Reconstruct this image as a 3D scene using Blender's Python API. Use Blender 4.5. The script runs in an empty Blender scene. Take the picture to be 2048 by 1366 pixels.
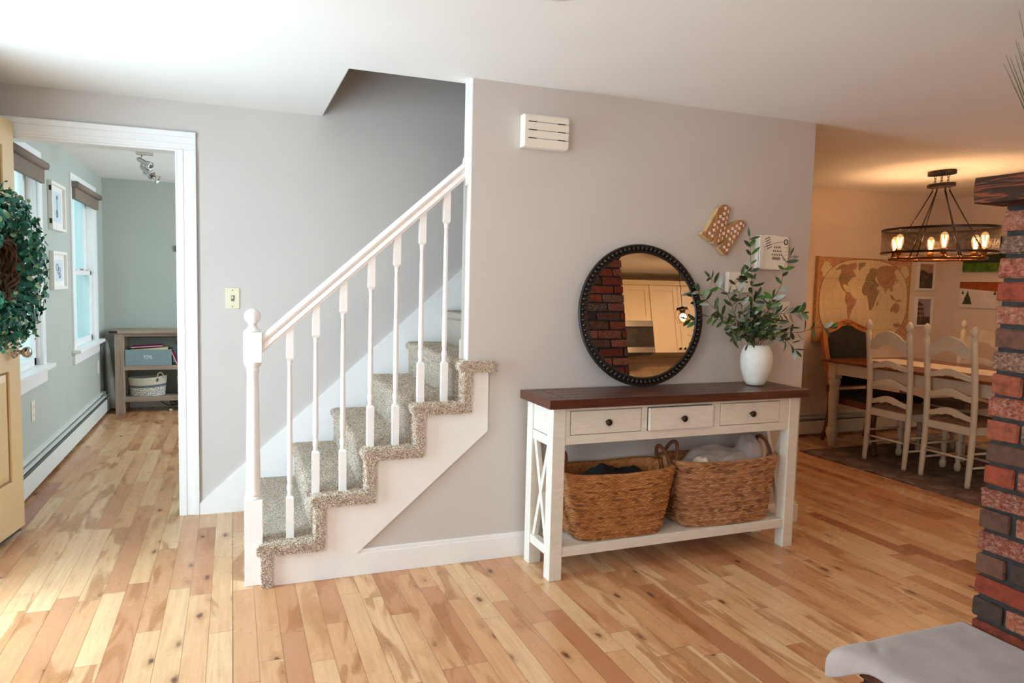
import bpy, bmesh, math, random
from math import sin, cos, pi, radians, sqrt, atan2
from mathutils import Vector, Matrix, noise

# ------------------------------------------------------------------ camera, world, light
scene = bpy.context.scene
COL = scene.collection
scene.view_settings.view_transform = 'Standard'
scene.view_settings.look = 'None'
scene.view_settings.gamma = 1.0
scene.view_settings.exposure = 0.0
scene.view_settings.use_curve_mapping = False

FPX, YAW, PITCH, ROLL, HC = 1441.65, .3707, .08047, .02401, 1.3577
fwd = Vector((sin(YAW) * cos(PITCH), cos(YAW) * cos(PITCH), -sin(PITCH)))
rgt = Vector((cos(YAW), -sin(YAW), 0))
upv = rgt.cross(fwd)
r2 = rgt * cos(ROLL) + upv * sin(ROLL)
u2 = -rgt * sin(ROLL) + upv * cos(ROLL)
cam_data = bpy.data.cameras.new('camera')
cam_data.sensor_width = 36.0
cam_data.lens = FPX / 2048 * 36.0
cam_data.clip_start = .02
cam = bpy.data.objects.new('camera', cam_data)
COL.objects.link(cam)
cam.matrix_world = Matrix(((r2.x, u2.x, -fwd.x, 0), (r2.y, u2.y, -fwd.y, 0), (r2.z, u2.z, -fwd.z, HC), (0, 0, 0, 1)))
scene.camera = cam

world = bpy.data.worlds.new('daylight')
scene.world = world
world.use_nodes = True
wb = world.node_tree.nodes['Background']
wb.inputs[0].default_value = (.72, .90, 1.0, 1)
wb.inputs[1].default_value = 2.5


def lamp(name, kind, loc, energy, color, size=None, size_y=None, target=None, portal=False, rad=None):
    d = bpy.data.lights.new(name, kind)
    d.energy = energy
    d.color = color
    if kind == 'AREA':
        d.shape = 'RECTANGLE'
        d.size = size
        d.size_y = size_y or size
        if portal:
            d.cycles.is_portal = True
    if rad is not None:
        d.shadow_soft_size = rad
    o = bpy.data.objects.new(name, d)
    COL.objects.link(o)
    o.location = loc
    if target is not None:
        o.rotation_euler = (Vector(target) - Vector(loc)).to_track_quat('-Z', 'Y').to_euler()
    return o


DAY = (.76, .88, 1.0)
# daylight entering by the open front door; the front and rear lamps are added fill, windows unseen
lamp('daylight_front_door', 'AREA', (-1.42, 2.92, 1.05), 74, (.60, .83, 1.0), .9, 2.0, (3, 2.92, 1.0))
# added lamp outside the door, aimed up to brighten the ceiling like bounce
lamp('added_bounce_lamp', 'AREA', (-1.75, 2.92, .12), 7, (.86, .94, 1.0), .7, .8, (.4, 2.92, 2.3))
lamp('added_fill_front', 'AREA', (-1.42, .1, 1.45), 52, (1.0, .89, .80), 1.9, 1.3, (3, .1, 1.4))
lamp('added_fill_rear', 'AREA', (.6, -3.35, 1.5), 16, (1.0, .93, .88), 2.2, 1.4, (.6, 3, 1.4))
lamp('portal_playroom_window', 'AREA', (-1.36, 5.23, 1.43), 20, DAY, .85, 1.3, (3, 5.23, 1.43), portal=True)
lamp('portal_playroom_far_window', 'AREA', (-1.36, 7.2, 1.43), 20, DAY, .95, 1.3, (3, 7.2, 1.43), portal=True)

lamp('added_fill_playroom', 'AREA', (1.62, 6.6, 1.45), 62, DAY, 1.5, 1.2, (-1.2, 6.6, 1.2))  # lamp added at an unseen wall to brighten the playroom
WARM = (1.0, .69, .46)


# ------------------------------------------------------------------ material helpers
def c(r, g, b):
    f = lambda v: (v / 255 / 12.92) if v / 255 <= .04045 else ((v / 255 + .055) / 1.055) ** 2.4
    return (f(r), f(g), f(b), 1)


MATS = {}


class NT:
    def __init__(self, name):
        self.m = bpy.data.materials.new(name)
        self.m.use_nodes = True
        self.t = self.m.node_tree
        self.bsdf = self.t.nodes['Principled BSDF']
        self.out = self.t.nodes['Material Output']
        self._tc = None

    def n(self, typ, **kw):
        nd = self.t.nodes.new(typ)
        for k, v in kw.items():
            setattr(nd, k, v)
        return nd

    def l(self, a, b):
        self.t.links.new(a, b)

    def put(self, sock, v):
        if hasattr(v, 'is_output') or isinstance(v, bpy.types.NodeSocket):
            self.l(v, sock)
        else:
            sock.default_value = v

    def obj(self):
        if not self._tc:
            self._tc = self.n('ShaderNodeTexCoord')
        return self._tc.outputs['Object']

    def math(self, op, a, b=None, c_=None, clamp=False):
        nd = self.n('ShaderNodeMath', operation=op)
        nd.use_clamp = clamp
        self.put(nd.inputs[0], a)
        if b is not None:
            self.put(nd.inputs[1], b)
        if c_ is not None:
            self.put(nd.inputs[2], c_)
        return nd.outputs[0]

    def sep(self, v):
        nd = self.n('ShaderNodeSeparateXYZ')
        self.l(v, nd.inputs[0])
        return nd.outputs

    def comb(self, x, y, z):
        nd = self.n('ShaderNodeCombineXYZ')
        for i, v in enumerate((x, y, z)):
            self.put(nd.inputs[i], v)
        return nd.outputs[0]

    def mapping(self, v, scale=(1, 1, 1), loc=(0, 0, 0), rot=(0, 0, 0)):
        nd = self.n('ShaderNodeMapping')
        self.l(v, nd.inputs['Vector'])
        nd.inputs['Scale'].default_value = scale
        nd.inputs['Location'].default_value = loc
        nd.inputs['Rotation'].default_value = rot
        return nd.outputs[0]

    def noise(self, v, scale=5, detail=3, rough=.5, dist=0, col=False):
        nd = self.n('ShaderNodeTexNoise')
        self.l(v, nd.inputs['Vector'])
        nd.inputs['Scale'].default_value = scale
        nd.inputs['Detail'].default_value = detail
        nd.inputs['Roughness'].default_value = rough
        nd.inputs['Distortion'].default_value = dist
        return nd.outputs['Color' if col else 'Fac']

    def voro(self, v, scale=5, feature='F1', rnd=1, out='Distance'):
        nd = self.n('ShaderNodeTexVoronoi', feature=feature)
        self.l(v, nd.inputs['Vector'])
        nd.inputs['Scale'].default_value = scale
        nd.inputs['Randomness'].default_value = rnd
        return nd.outputs[out]

    def white(self, v, dim='3D', col=False):
        nd = self.n('ShaderNodeTexWhiteNoise', noise_dimensions=dim)
        if dim == '1D':
            self.put(nd.inputs['W'], v)
        else:
            self.l(v, nd.inputs['Vector'])
        return nd.outputs['Color' if col else 'Value']

    def ramp(self, fac, stops, interp='LINEAR'):
        nd = self.n('ShaderNodeValToRGB')
        cr = nd.color_ramp
        cr.interpolation = interp
        while len(cr.elements) < len(stops):
            cr.elements.new(.5)
        for e, (p, col) in zip(cr.elements, stops):
            e.position = p
            e.color = col if len(col) == 4 else (*col, 1)
        self.put(nd.inputs[0], fac)
        return nd.outputs[0]

    def mix(self, fac, a, b, blend='MIX'):
        nd = self.n('ShaderNodeMix', data_type='RGBA', blend_type=blend)
        self.put(nd.inputs[0], fac)
        self.put(nd.inputs[6], a)
        self.put(nd.inputs[7], b)
        return nd.outputs[2]

    def smooth(self, v, a, b, lo=0., hi=1.):
        nd = self.n('ShaderNodeMapRange', interpolation_type='SMOOTHSTEP')
        self.put(nd.inputs[0], v)
        for i, x in enumerate((a, b, lo, hi)):
            nd.inputs[i + 1].default_value = x
        return nd.outputs[0]

    def bump(self, h, strength=.3, dist=.01):
        nd = self.n('ShaderNodeBump')
        nd.inputs['Strength'].default_value = strength
        nd.inputs['Distance'].default_value = dist
        self.l(h, nd.inputs['Height'])
        self.l(nd.outputs[0], self.bsdf.inputs['Normal'])

    def base(self, v):
        self.put(self.bsdf.inputs['Base Color'], v)
        return self

    def set(self, **kw):
        names = dict(rough='Roughness', metal='Metallic', spec='Specular IOR Level', coat='Coat Weight', coatr='Coat Roughness',
                     sheen='Sheen Weight', em='Emission Color', ems='Emission Strength', trans='Transmission Weight', ior='IOR', alpha='Alpha')
        for k, v in kw.items():
            self.put(self.bsdf.inputs[names[k]], v)
        return self


def reg(key, nt):
    MATS[key] = nt.m
    return nt.m


def plain(key, col, rough=.5, metal=0., var=.06, vscale=8, bump=0., bscale=200, bdist=.001, **kw):
    t = NT(key)
    nz = t.noise(t.obj(), vscale, 3)
    dk = tuple(x * (1 - var) for x in col[:3]) + (1,)
    lt = tuple(min(1, x * (1 + var)) for x in col[:3]) + (1,)
    t.base(t.ramp(nz, [(.35, dk), (.65, lt)]))
    t.set(rough=rough, metal=metal, **kw)
    if bump:
        t.bump(t.noise(t.obj(), bscale, 2), bump, bdist)
    return reg(key, t)


def wood(key, cols, rough=.45, scale=(6, 6, 60), axis='X', bumps=.1, knots=False):
    t = NT(key)
    sc = {'X': (1.2, 22, 22), 'Y': (22, 1.2, 22), 'Z': (22, 22, 1.2)}[axis]
    v = t.mapping(t.obj(), sc)
    n1 = t.noise(v, 1.6, 5, .6, 1.2)
    n2 = t.noise(v, 9, 2, .5)
    f = t.math('ADD', t.math('MULTIPLY', n1, .8), t.math('MULTIPLY', n2, .2))
    k = len(cols)
    t.base(t.ramp(f, [(.3 + .4 * i / (k - 1), cc) for i, cc in enumerate(cols)]))
    t.set(rough=rough)
    t.bump(f, bumps, .002)
    return reg(key, t)


WALLC = c(205, 197, 191)
plain('paint_greige', WALLC, .75, var=.015, vscale=3, bump=.06, bscale=260)
plain('paint_sage', c(176, 182, 172), .75, var=.02, vscale=3, bump=.06, bscale=260)
plain('paint_tan', c(226, 208, 192), .75, var=.02, vscale=3, bump=.06, bscale=260)
plain('paint_cream', c(225, 205, 170), .7, var=.02, vscale=3, bump=.06, bscale=260)
plain('paint_ceiling', c(240, 238, 234), .85, var=.01, vscale=3, bump=.05, bscale=300)
plain('trim_white', c(240, 238, 236), .35, var=.012, vscale=20)
plain('stair_white', c(242, 238, 234), .32, var=.012, vscale=20)
plain('plastic_white', c(236, 228, 214), .35, var=.01)
plain('plastic_ivory', c(226, 218, 186), .35, var=.01)
plain('plastic_grey', c(120, 112, 102), .5, var=.05)
plain('ink_grey', c(120, 98, 82), .6, var=.05)
plain('dark_slot', c(25, 22, 20), .8, var=.1)
plain('door_paint', c(226, 194, 144), .4, var=.02, vscale=5)
plain('nickel', c(190, 178, 168), .22, 1.0, var=.04)
plain('chrome_spot', c(205, 205, 205), .16, 1.0, var=.04)
plain('bronze', c(62, 50, 42), .4, .8, var=.25, vscale=30)
plain('bronze_copper', c(110, 68, 42), .35, .9, var=.3, vscale=25)
plain('brass_socket', c(150, 95, 45), .35, .9, var=.15)
plain('black_metal', c(34, 32, 32), .4, .3, var=.2, vscale=40)
plain('heater_white', c(222, 226, 220), .4, var=.02)
plain('heater_fin', c(150, 155, 155), .4, .6, var=.1, vscale=90)
plain('shade_fabric', c(128, 112, 100), .9, var=.08, vscale=120, bump=.2)
plain('steel', c(185, 180, 172), .3, .9, var=.05)
plain('microwave_glass', c(62, 60, 56), .15, var=.1)
plain('cabinet_cream', c(238, 222, 190), .4, var=.02)
plain('counter_dark', c(60, 54, 50), .25, var=.3, vscale=40)
plain('vase_glaze', c(226, 224, 212), .5, var=.05, vscale=40, bump=.25, bscale=130, bdist=.002)
plain('leaf_green', c(52, 70, 42), .5, var=.3, vscale=30)
plain('leaf_bright', c(76, 118, 52), .5, var=.2, vscale=30)
plain('leaf_pale', c(150, 160, 150), .6, var=.12, vscale=30)
plain('stem_brown', c(112, 88, 62), .7, var=.2, vscale=50)
plain('grass_blade', c(84, 88, 56), .6, var=.25, vscale=20)
plain('twig', c(92, 62, 42), .85, var=.4, vscale=60, bump=.6)
plain('wreath_deep', c(12, 84, 66), .55, var=.35, vscale=25)
plain('wreath_mid', c(40, 122, 94), .55, var=.3, vscale=25)
plain('wreath_light', c(148, 178, 130), .6, var=.15, vscale=25)
plain('canvas_frame', c(196, 150, 92), .5, var=.15, vscale=30)
plain('frame_white', c(236, 232, 224), .4, var=.02)
plain('art_paper', c(206, 216, 222), .5, var=.03)
plain('art_ink', c(70, 84, 98), .6, var=.1)
plain('chair_paint', c(206, 196, 176), .5, var=.06, vscale=12)
plain('velvet_black', c(30, 26, 26), .9, var=.3, vscale=15)
plain('black_cloth', c(16, 16, 20), .9, var=.3, vscale=30, bump=.3, bscale=80, bdist=.004)
plain('blanket_grey', c(158, 148, 144), .95, var=.1, vscale=9, bump=.5, bscale=240, bdist=.003, sheen=.3)
plain('fleece_grey', c(160, 152, 150), .95, var=.08, vscale=14, bump=.6, bscale=330, bdist=.003, sheen=.2)
plain('lace', c(226, 208, 190), .9, var=.06, vscale=60, bump=.4)
plain('toy_box', c(132, 152, 156), .9, var=.05, vscale=90, bump=.3, bscale=600)
plain('book_cream', c(224, 208, 164), .6, var=.03)
plain('book_pink', c(186, 40, 140), .4, var=.35, vscale=25)
plain('book_blue', c(120, 150, 200), .4, var=.2, vscale=25)
plain('planter_teal', c(110, 150, 160), .4, var=.05)
plain('paper_roll', c(196, 200, 190), .7, var=.02)
plain('cord_black', c(18, 18, 22), .5, var=.1)
plain('letter_white', c(245, 245, 242), .5, var=.01)
plain('inlay_white', c(238, 226, 212), .4, var=.04)
plain('leather_tag', c(84, 80, 84), .7, var=.1)
plain('rope_cream', c(212, 204, 184), .85, var=.06, vscale=50)
plain('rope_grey', c(110, 120, 130), .85, var=.06, vscale=50)
wood('console_top', [c(50, 26, 18), c(84, 46, 32), c(104, 60, 42)], .32, axis='X')
wood('console_top_y', [c(50, 26, 18), c(84, 46, 32), c(104, 60, 42)], .32, axis='Y')
wood('bookcase_wood', [c(128, 110, 94), c(158, 138, 120), c(176, 158, 138)], .6, axis='X')
wood('bookcase_leg_wood', [c(128, 110, 94), c(158, 138, 120), c(176, 158, 138)], .6, axis='Z')
wood('letter_wood', [c(140, 92, 54), c(168, 116, 72), c(190, 138, 92)], .6, axis='Z')
wood('letter_edge', [c(168, 130, 84), c(196, 160, 112), c(206, 176, 130)], .7, axis='Z')
wood('dining_top', [c(74, 36, 18), c(120, 62, 32), c(142, 80, 44)], .22, axis='Y')
wood('armchair_wood', [c(120, 66, 30), c(170, 104, 50), c(196, 130, 68)], .35, axis='Z')
wood('armchair_dark', [c(66, 30, 16), c(96, 46, 24), c(116, 60, 32)], .35, axis='Z')


def mat_floor():
    t = NT('floor_birch')
    W = .0857
    x, y, z = t.sep(t.obj())
    xs = t.math('DIVIDE', t.math('ADD', x, .0076 + W * 100), W)
    row = t.math('FLOOR', xs)
    fx = t.math('FRACT', xs)
    rr = t.white(row, '1D')
    L = t.math('ADD', .55, t.math('MULTIPLY', t.white(t.math('ADD', row, 37.3), '1D'), .45))
    ys = t.math('ADD', t.math('DIVIDE', y, L), t.math('MULTIPLY', rr, 17.))
    idx = t.math('FLOOR', ys)
    fy = t.math('FRACT', ys)
    pid = t.comb(row, idx, 0)
    v1 = t.white(pid, '3D')
    v2 = t.white(t.comb(row, idx, 5.), '3D')
    v3 = t.white(t.comb(row, idx, 9.), '3D')
    base = t.ramp(v1, [(0, c(222, 184, 140)), (.3, c(216, 172, 126)), (.55, c(209, 158, 112)), (.76, c(200, 146, 104)), (.88, c(188, 130, 92)), (.96, c(168, 108, 74)), (1, c(148, 90, 60))])
    off = t.math('MULTIPLY', v2, 40.)
    g = t.comb(t.math('MULTIPLY', x, 30.), t.math('ADD', t.math('MULTIPLY', y, 1.6), off), off)
    gr = t.noise(g, 2.2, 5, .62, .2)
    base = t.mix(t.smooth(gr, .35, .75, 0, .38), base, c(170, 112, 66))
    # heartwood streaks
    hs = t.noise(t.comb(t.math('MULTIPLY', x, 11.), t.math('ADD', t.math('MULTIPLY', y, 2.0), off), off), 1.0, 3, .5, .9)
    thr = t.math('MULTIPLY', t.smooth(v3, .42, .62), t.smooth(hs, .51, .61))
    base = t.mix(t.math('MULTIPLY', thr, .62), base, c(158, 98, 52))
    rings = t.math('FRACT', t.math('MULTIPLY', hs, 14.))
    base = t.mix(t.math('MULTIPLY', t.smooth(rings, .82, 1.0), t.math('MULTIPLY', thr, .5)), base, c(118, 70, 38))
    # knots
    dn = t.noise(t.obj(), 34, 3, .6, 0, col=True)
    kv = t.comb(t.math('MULTIPLY', x, 8.5), t.math('MULTIPLY', y, 3.6), off)
    kd = t.voro(t.mix(.16, kv, dn, 'ADD'), 1.0)
    kn = t.math('SUBTRACT', 1., t.smooth(kd, .05, .13))
    halo = t.math('SUBTRACT', 1., t.smooth(kd, .06, .30))
    base = t.mix(t.math('MULTIPLY', halo, .40), base, c(150, 92, 52))
    base = t.mix(t.math('MULTIPLY', kn, .85), base, c(74, 44, 30))
    # joints
    ex = t.math('MINIMUM', fx, t.math('SUBTRACT', 1., fx))
    ey = t.math('MULTIPLY', t.math('MINIMUM', fy, t.math('SUBTRACT', 1., fy)), L)
    jx = t.math('SUBTRACT', 1., t.smooth(ex, .006, .020))
    jy = t.math('SUBTRACT', 1., t.smooth(ey, .0006, .0018))
    j = t.math('MAXIMUM', jx, jy)
    base = t.mix(t.math('MULTIPLY', j, .62), base, c(78, 46, 26))
    # one joint beside the stairs stands open
    open_j = t.math('MULTIPLY', t.math('SUBTRACT', 1., t.smooth(t.math('ABSOLUTE', t.math('ADD', x, .0076)), .0009, .0018)), t.math('LESS_THAN', y, 4.28))
    base = t.mix(t.math('MULTIPLY', open_j, .9), base, c(40, 22, 12))
    t.base(base)
    rn = t.noise(t.obj(), 3.5, 4, .6)
    t.set(rough=t.smooth(rn, .3, .75, .20, .36), spec=.5)
    h = t.math('SUBTRACT', 1., j)
    t.bump(h, .14, .0012)
    return reg('floor_birch', t)


mat_floor()


def mat_brick():
    t = NT('brick_face')
    ri = t.n('ShaderNodeNewGeometry').outputs['Random Per Island']
    base = t.ramp(ri, [(0, c(134, 62, 42)), (.2, c(112, 50, 36)), (.36, c(138, 70, 48)), (.48, c(84, 60, 48)), (.58, c(64, 52, 44)), (.64, c(124, 54, 38)), (.78, c(98, 66, 52)), (.88, c(136, 72, 50)), (.97, c(106, 46, 34))], 'CONSTANT')
    n1 = t.noise(t.obj(), 30, 5, .7)
    base = t.mix(t.smooth(n1, .38, .75, 0, .7), base, c(56, 34, 28))
    # limewash left on some of the bricks
    w = t.math('FRACT', t.math('MULTIPLY', ri, 17.3))
    n2 = t.noise(t.mapping(t.obj(), (1, 1, 1.5)), 70, 6, .8)
    base = t.mix(t.math('MULTIPLY', t.smooth(w, .60, .66), t.smooth(n2, .42, .66, 0, .55)), base, c(168, 138, 118))
    t.base(base)
    t.set(rough=.9, spec=.2)
    t.bump(t.math('ADD', n1, t.noise(t.obj(), 120, 3)), .9, .004)
    return reg('brick_face', t)


mat_brick()
plain('mortar', c(38, 38, 37), .95, var=.25, vscale=40, bump=.6, bscale=160, bdist=.003)


def mat_mantel():
    t = NT('mantel_wood')
    v = t.mapping(t.obj(), (30, 2.2, 30))
    n1 = t.noise(v, 1.2, 5, .65, 1.5)
    base = t.ramp(n1, [(.3, c(40, 28, 22)), (.48, c(58, 40, 31)), (.55, c(124, 66, 40)), (.60, c(54, 38, 30)), (.8, c(76, 50, 37))])
    t.base(base)
    t.set(rough=.85, spec=.15)
    t.bump(n1, .8, .008)
    return reg('mantel_wood', t)


mat_mantel()


def mat_carpet():
    t = NT('carpet_frieze')
    n1 = t.noise(t.obj(), 210, 3, .7)
    n2 = t.noise(t.obj(), 150, 2, .6)
    base = t.ramp(n1, [(.36, c(176, 158, 140)), (.46, c(208, 194, 176)), (.58, c(220, 206, 190)), (.70, c(192, 174, 154))])
    base = t.mix(t.smooth(n2, .60, .68, 0, .5), base, c(126, 112, 98))
    t.base(base)
    t.set(rough=1., spec=.1, sheen=.15)
    t.bump(t.noise(t.obj(), 170, 4, .8), 1., .010)
    return reg('carpet_frieze', t)


mat_carpet()


def mat_tuft():
    t = NT('carpet_tuft')
    ri = t.n('ShaderNodeNewGeometry').outputs['Random Per Island']
    t.base(t.ramp(ri, [(0, c(138, 116, 98)), (.08, c(196, 176, 154)), (.3, c(222, 206, 188)), (.62, c(236, 224, 208)), (.8, c(208, 188, 166)), (.95, c(142, 122, 106))], 'CONSTANT'))
    t.set(rough=1., spec=.1)
    return reg('carpet_tuft', t)


mat_tuft()


def mat_distressed():
    t = NT('distressed_white')
    n1 = t.noise(t.mapping(t.obj(), (3, 3, 22)), 5, 5, .7)
    n2 = t.noise(t.mapping(t.obj(), (5, 5, 50)), 2.2, 4, .7)
    base = t.ramp(n1, [(.3, c(214, 208, 196)), (.7, c(230, 225, 214))])
    base = t.mix(t.smooth(n2, .70, .74, 0, .6), base, c(120, 104, 84))
    t.base(base)
    t.set(rough=.45)
    return reg('distressed_white', t)


mat_distressed()


def mat_weave(key, warm):
    t = NT(key)
    at = t.n('ShaderNodeAttribute')
    at.attribute_name = 'strand'
    f = at.outputs['Fac']
    a = t.ramp(f, [(0, c(116, 66, 32)), (.25, c(150, 92, 46)), (.5, c(178, 116, 62)), (.75, c(194, 134, 78)), (1, c(136, 80, 42))] if warm else
               [(0, c(112, 72, 48)), (.25, c(144, 98, 64)), (.5, c(182, 128, 84)), (.75, c(198, 148, 104)), (1, c(124, 84, 58))])
    n = t.noise(t.mapping(t.obj(), (60, 60, 160)), 1, 3, .7)
    t.base(t.mix(t.smooth(n, .4, .8, 0, .4), a, c(110, 66, 34)))
    t.set(rough=.62)
    t.bump(t.noise(t.obj(), 260, 2), .4, .002)
    return reg(key, t)


mat_weave('weave_warm', True)
mat_weave('weave_dull', False)


def mat_glass():
    t = NT('window_glass')
    tr = t.n('ShaderNodeBsdfTransparent')
    tr.inputs[0].default_value = (.93, .98, .97, 1)
    gl = t.n('ShaderNodeBsdfGlossy')
    gl.inputs['Roughness'].default_value = .02
    mx = t.n('ShaderNodeMixShader')
    mx.inputs[0].default_value = .07
    t.l(tr.outputs[0], mx.inputs[1])
    t.l(gl.outputs[0], mx.inputs[2])
    t.l(mx.outputs[0], t.out.inputs[0])
    return reg('window_glass', t)


mat_glass()
t_ = NT('bulb_glass')
tr_ = t_.n('ShaderNodeBsdfTransparent'); tr_.inputs[0].default_value = (1, .86, .66, 1)
gl_ = t_.n('ShaderNodeBsdfGlossy'); gl_.inputs['Roughness'].default_value = .03
mx_ = t_.n('ShaderNodeMixShader'); mx_.inputs[0].default_value = .10
t_.l(tr_.outputs[0], mx_.inputs[1]); t_.l(gl_.outputs[0], mx_.inputs[2]); t_.l(mx_.outputs[0], t_.out.inputs[0])
reg('bulb_glass', t_)


t_ = NT('bulb_lit')
tr_ = t_.n('ShaderNodeBsdfTransparent'); tr_.inputs[0].default_value = (1, .86, .66, 1)
em_ = t_.n('ShaderNodeEmission'); em_.inputs[0].default_value = (1, .50, .17, 1); em_.inputs[1].default_value = 3.2
mx_ = t_.n('ShaderNodeMixShader'); mx_.inputs[0].default_value = .45
t_.l(tr_.outputs[0], mx_.inputs[1]); t_.l(em_.outputs[0], mx_.inputs[2]); t_.l(mx_.outputs[0], t_.out.inputs[0])
reg('bulb_lit', t_)


def emis(key, col, s):
    t = NT(key)
    t.base(col)
    t.set(em=col, ems=s)
    return reg(key, t)


emis('filament', (1, .55, .18, 1), 45)
emis('lamp_lens', (1, .93, .82, 1), 6)
t_ = NT('mirror_silver'); t_.base((.93, .92, .90, 1)); t_.set(metal=1., rough=.0); reg('mirror_silver', t_)


def mat_mesh_shade():
    t = NT('wire_mesh')
    x, y, z = t.sep(t.obj())
    ang = t.math('MULTIPLY', t.math('ARCTAN2', x, y), 90.)
    zz = t.math('MULTIPLY', z, 210.)
    a = t.math('GREATER_THAN', t.math('FRACT', ang), .60)
    b = t.math('GREATER_THAN', t.math('FRACT', zz), .60)
    m = t.math('MAXIMUM', a, b)
    tr = t.n('ShaderNodeBsdfTransparent')
    mx = t.n('ShaderNodeMixShader')
    t.base(c(58, 44, 34)).set(rough=.5, metal=.6)
    t.l(m, mx.inputs[0])
    t.l(tr.outputs[0], mx.inputs[1])
    t.l(t.bsdf.outputs[0], mx.inputs[2])
    t.l(mx.outputs[0], t.out.inputs[0])
    return reg('wire_mesh', t)


mat_mesh_shade()


def mat_rug():
    t = NT('vintage_rug')
    n1 = t.noise(t.mapping(t.obj(), (1.5, 9, 1)), 5, 6, .75)
    v = t.voro(t.mix(.3, t.mapping(t.obj(), (5, 5, 1)), t.noise(t.obj(), 6, 3, .5, 0, True), 'ADD'), 1.3)
    base = t.ramp(n1, [(.34, c(70, 62, 62)), (.46, c(120, 104, 96)), (.54, c(150, 128, 114)), (.66, c(98, 86, 82))])
    base = t.mix(t.smooth(v, .3, .5, 0, .45), base, c(64, 60, 64))
    t.base(base)
    t.set(rough=1., spec=.1)
    t.bump(t.noise(t.obj(), 300, 2), .5, .003)
    return reg('vintage_rug', t)


mat_rug()


def mat_tile():
    t = NT('subway_tile')
    br = t.n('ShaderNodeTexBrick')
    t.l(t.mapping(t.comb(t.sep(t.obj())[0], t.sep(t.obj())[2], 0), (1, 1, 1)), br.inputs['Vector'])
    br.inputs['Color1'].default_value = c(232, 208, 172)
    br.inputs['Color2'].default_value = c(222, 196, 158)
    br.inputs['Mortar'].default_value = c(176, 150, 118)
    br.inputs['Scale'].default_value = 1
    br.inputs['Mortar Size'].default_value = .002
    br.inputs['Brick Width'].default_value = .15
    br.inputs['Row Height'].default_value = .075
    t.base(br.outputs['Color'])
    t.set(rough=.2)
    return reg('subway_tile', t)


mat_tile()


def mat_siding():
    t = NT('porch_siding')
    x, y, z = t.sep(t.obj())
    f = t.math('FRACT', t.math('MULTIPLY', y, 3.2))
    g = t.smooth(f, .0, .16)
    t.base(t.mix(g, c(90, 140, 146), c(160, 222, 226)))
    t.set(rough=.8)
    return reg('porch_siding', t)


mat_siding()


def mat_map(key, stops, sc):
    t = NT(key)
    n = t.noise(t.obj(), sc, 5, .7)
    t.base(t.ramp(n, stops))
    t.set(rough=.55)
    return reg(key, t)


mat_map('map_ocean', [(.3, c(206, 184, 142)), (.46, c(226, 206, 166)), (.54, c(214, 190, 148)), (.7, c(234, 218, 184))], 30)
mat_map('map_border', [(.3, c(176, 118, 90)), (.5, c(196, 142, 110)), (.6, c(212, 170, 134)), (.75, c(186, 130, 98))], 40)


def mat_land(key, stops, line):
    t = NT(key)
    n = t.noise(t.obj(), 16, 5, .7)
    base = t.ramp(n, stops)
    e = t.voro(t.mix(.04, t.obj(), t.noise(t.obj(), 40, 2, .5, 0, True), 'ADD'), 34, 'DISTANCE_TO_EDGE')
    base = t.mix(t.smooth(e, .02, .09, .42, 0), base, line)
    t.base(base)
    t.set(rough=.55)
    return reg(key, t)


mat_land('map_land_rose', [(.3, c(150, 104, 82)), (.5, c(190, 142, 116)), (.7, c(160, 116, 100))], c(112, 76, 60))
mat_land('map_land_olive', [(.3, c(120, 104, 78)), (.45, c(158, 136, 102)), (.6, c(174, 128, 100)), (.7, c(130, 108, 84))], c(92, 74, 56))
mat_map('map_ink', [(.3, c(110, 76, 50)), (.7, c(140, 98, 66))], 40)
mat_map('photo_dark', [(.35, c(30, 24, 26)), (.55, c(84, 64, 54)), (.7, c(150, 130, 112))], 42)
mat_map('photo_sky', [(.3, c(120, 120, 160)), (.6, c(170, 150, 160)), (.8, c(226, 190, 160))], 4)
mat_map('photo_sunset', [(.3, c(196, 150, 110)), (.7, c(150, 130, 120))], 6)
mat_map('paint_grass', [(.3, c(30, 62, 16)), (.5, c(74, 116, 28)), (.7, c(124, 140, 50))], 18)
mat_map('paint_darkgreen', [(.3, c(16, 36, 16)), (.7, c(40, 66, 24))], 12)
mat_map('paint_snow', [(.3, c(218, 206, 196)), (.7, c(236, 226, 214))], 9)
mat_map('paint_dusk', [(.3, c(84, 44, 20)), (.5, c(176, 84, 30)), (.7, c(110, 74, 46))], 9)
mat_map('seat_fabric', [(.3, c(104, 74, 52)), (.6, c(138, 104, 76)), (.8, c(156, 120, 90))], 30)


def mat_ropewhite():
    t = NT('rope_braid')
    n = t.voro(t.mapping(t.obj(), (1, 1, 1)), 90)
    t.base(t.mix(t.smooth(n, .35, .5), c(120, 126, 130), c(222, 216, 200)))
    t.set(rough=.9)
    t.bump(n, .6, .004)
    return reg('rope_braid', t)


mat_ropewhite()


# ------------------------------------------------------------------ mesh helpers
def wloc(o):
    v = Vector((0, 0, 0))
    while o is not None:
        v += o.location
        o = o.parent
    return v


def link(o, parent=None):
    COL.objects.link(o)
    if parent is not None:
        o.parent = parent
    return o


def empty(name, loc=(0, 0, 0), label=None, cat=None, group=None, rz=0.):
    o = bpy.data.objects.new(name, None)
    o.empty_display_size = .05
    o.location = loc
    o.rotation_euler = (0, 0, rz)
    COL.objects.link(o)
    tag(o, label, cat, group)
    return o


def tag(o, label=None, cat=None, group=None, kind=None):
    if label: o['label'] = label
    if cat: o['category'] = cat
    if group: o['group'] = group
    if kind: o['kind'] = kind
    return o


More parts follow.
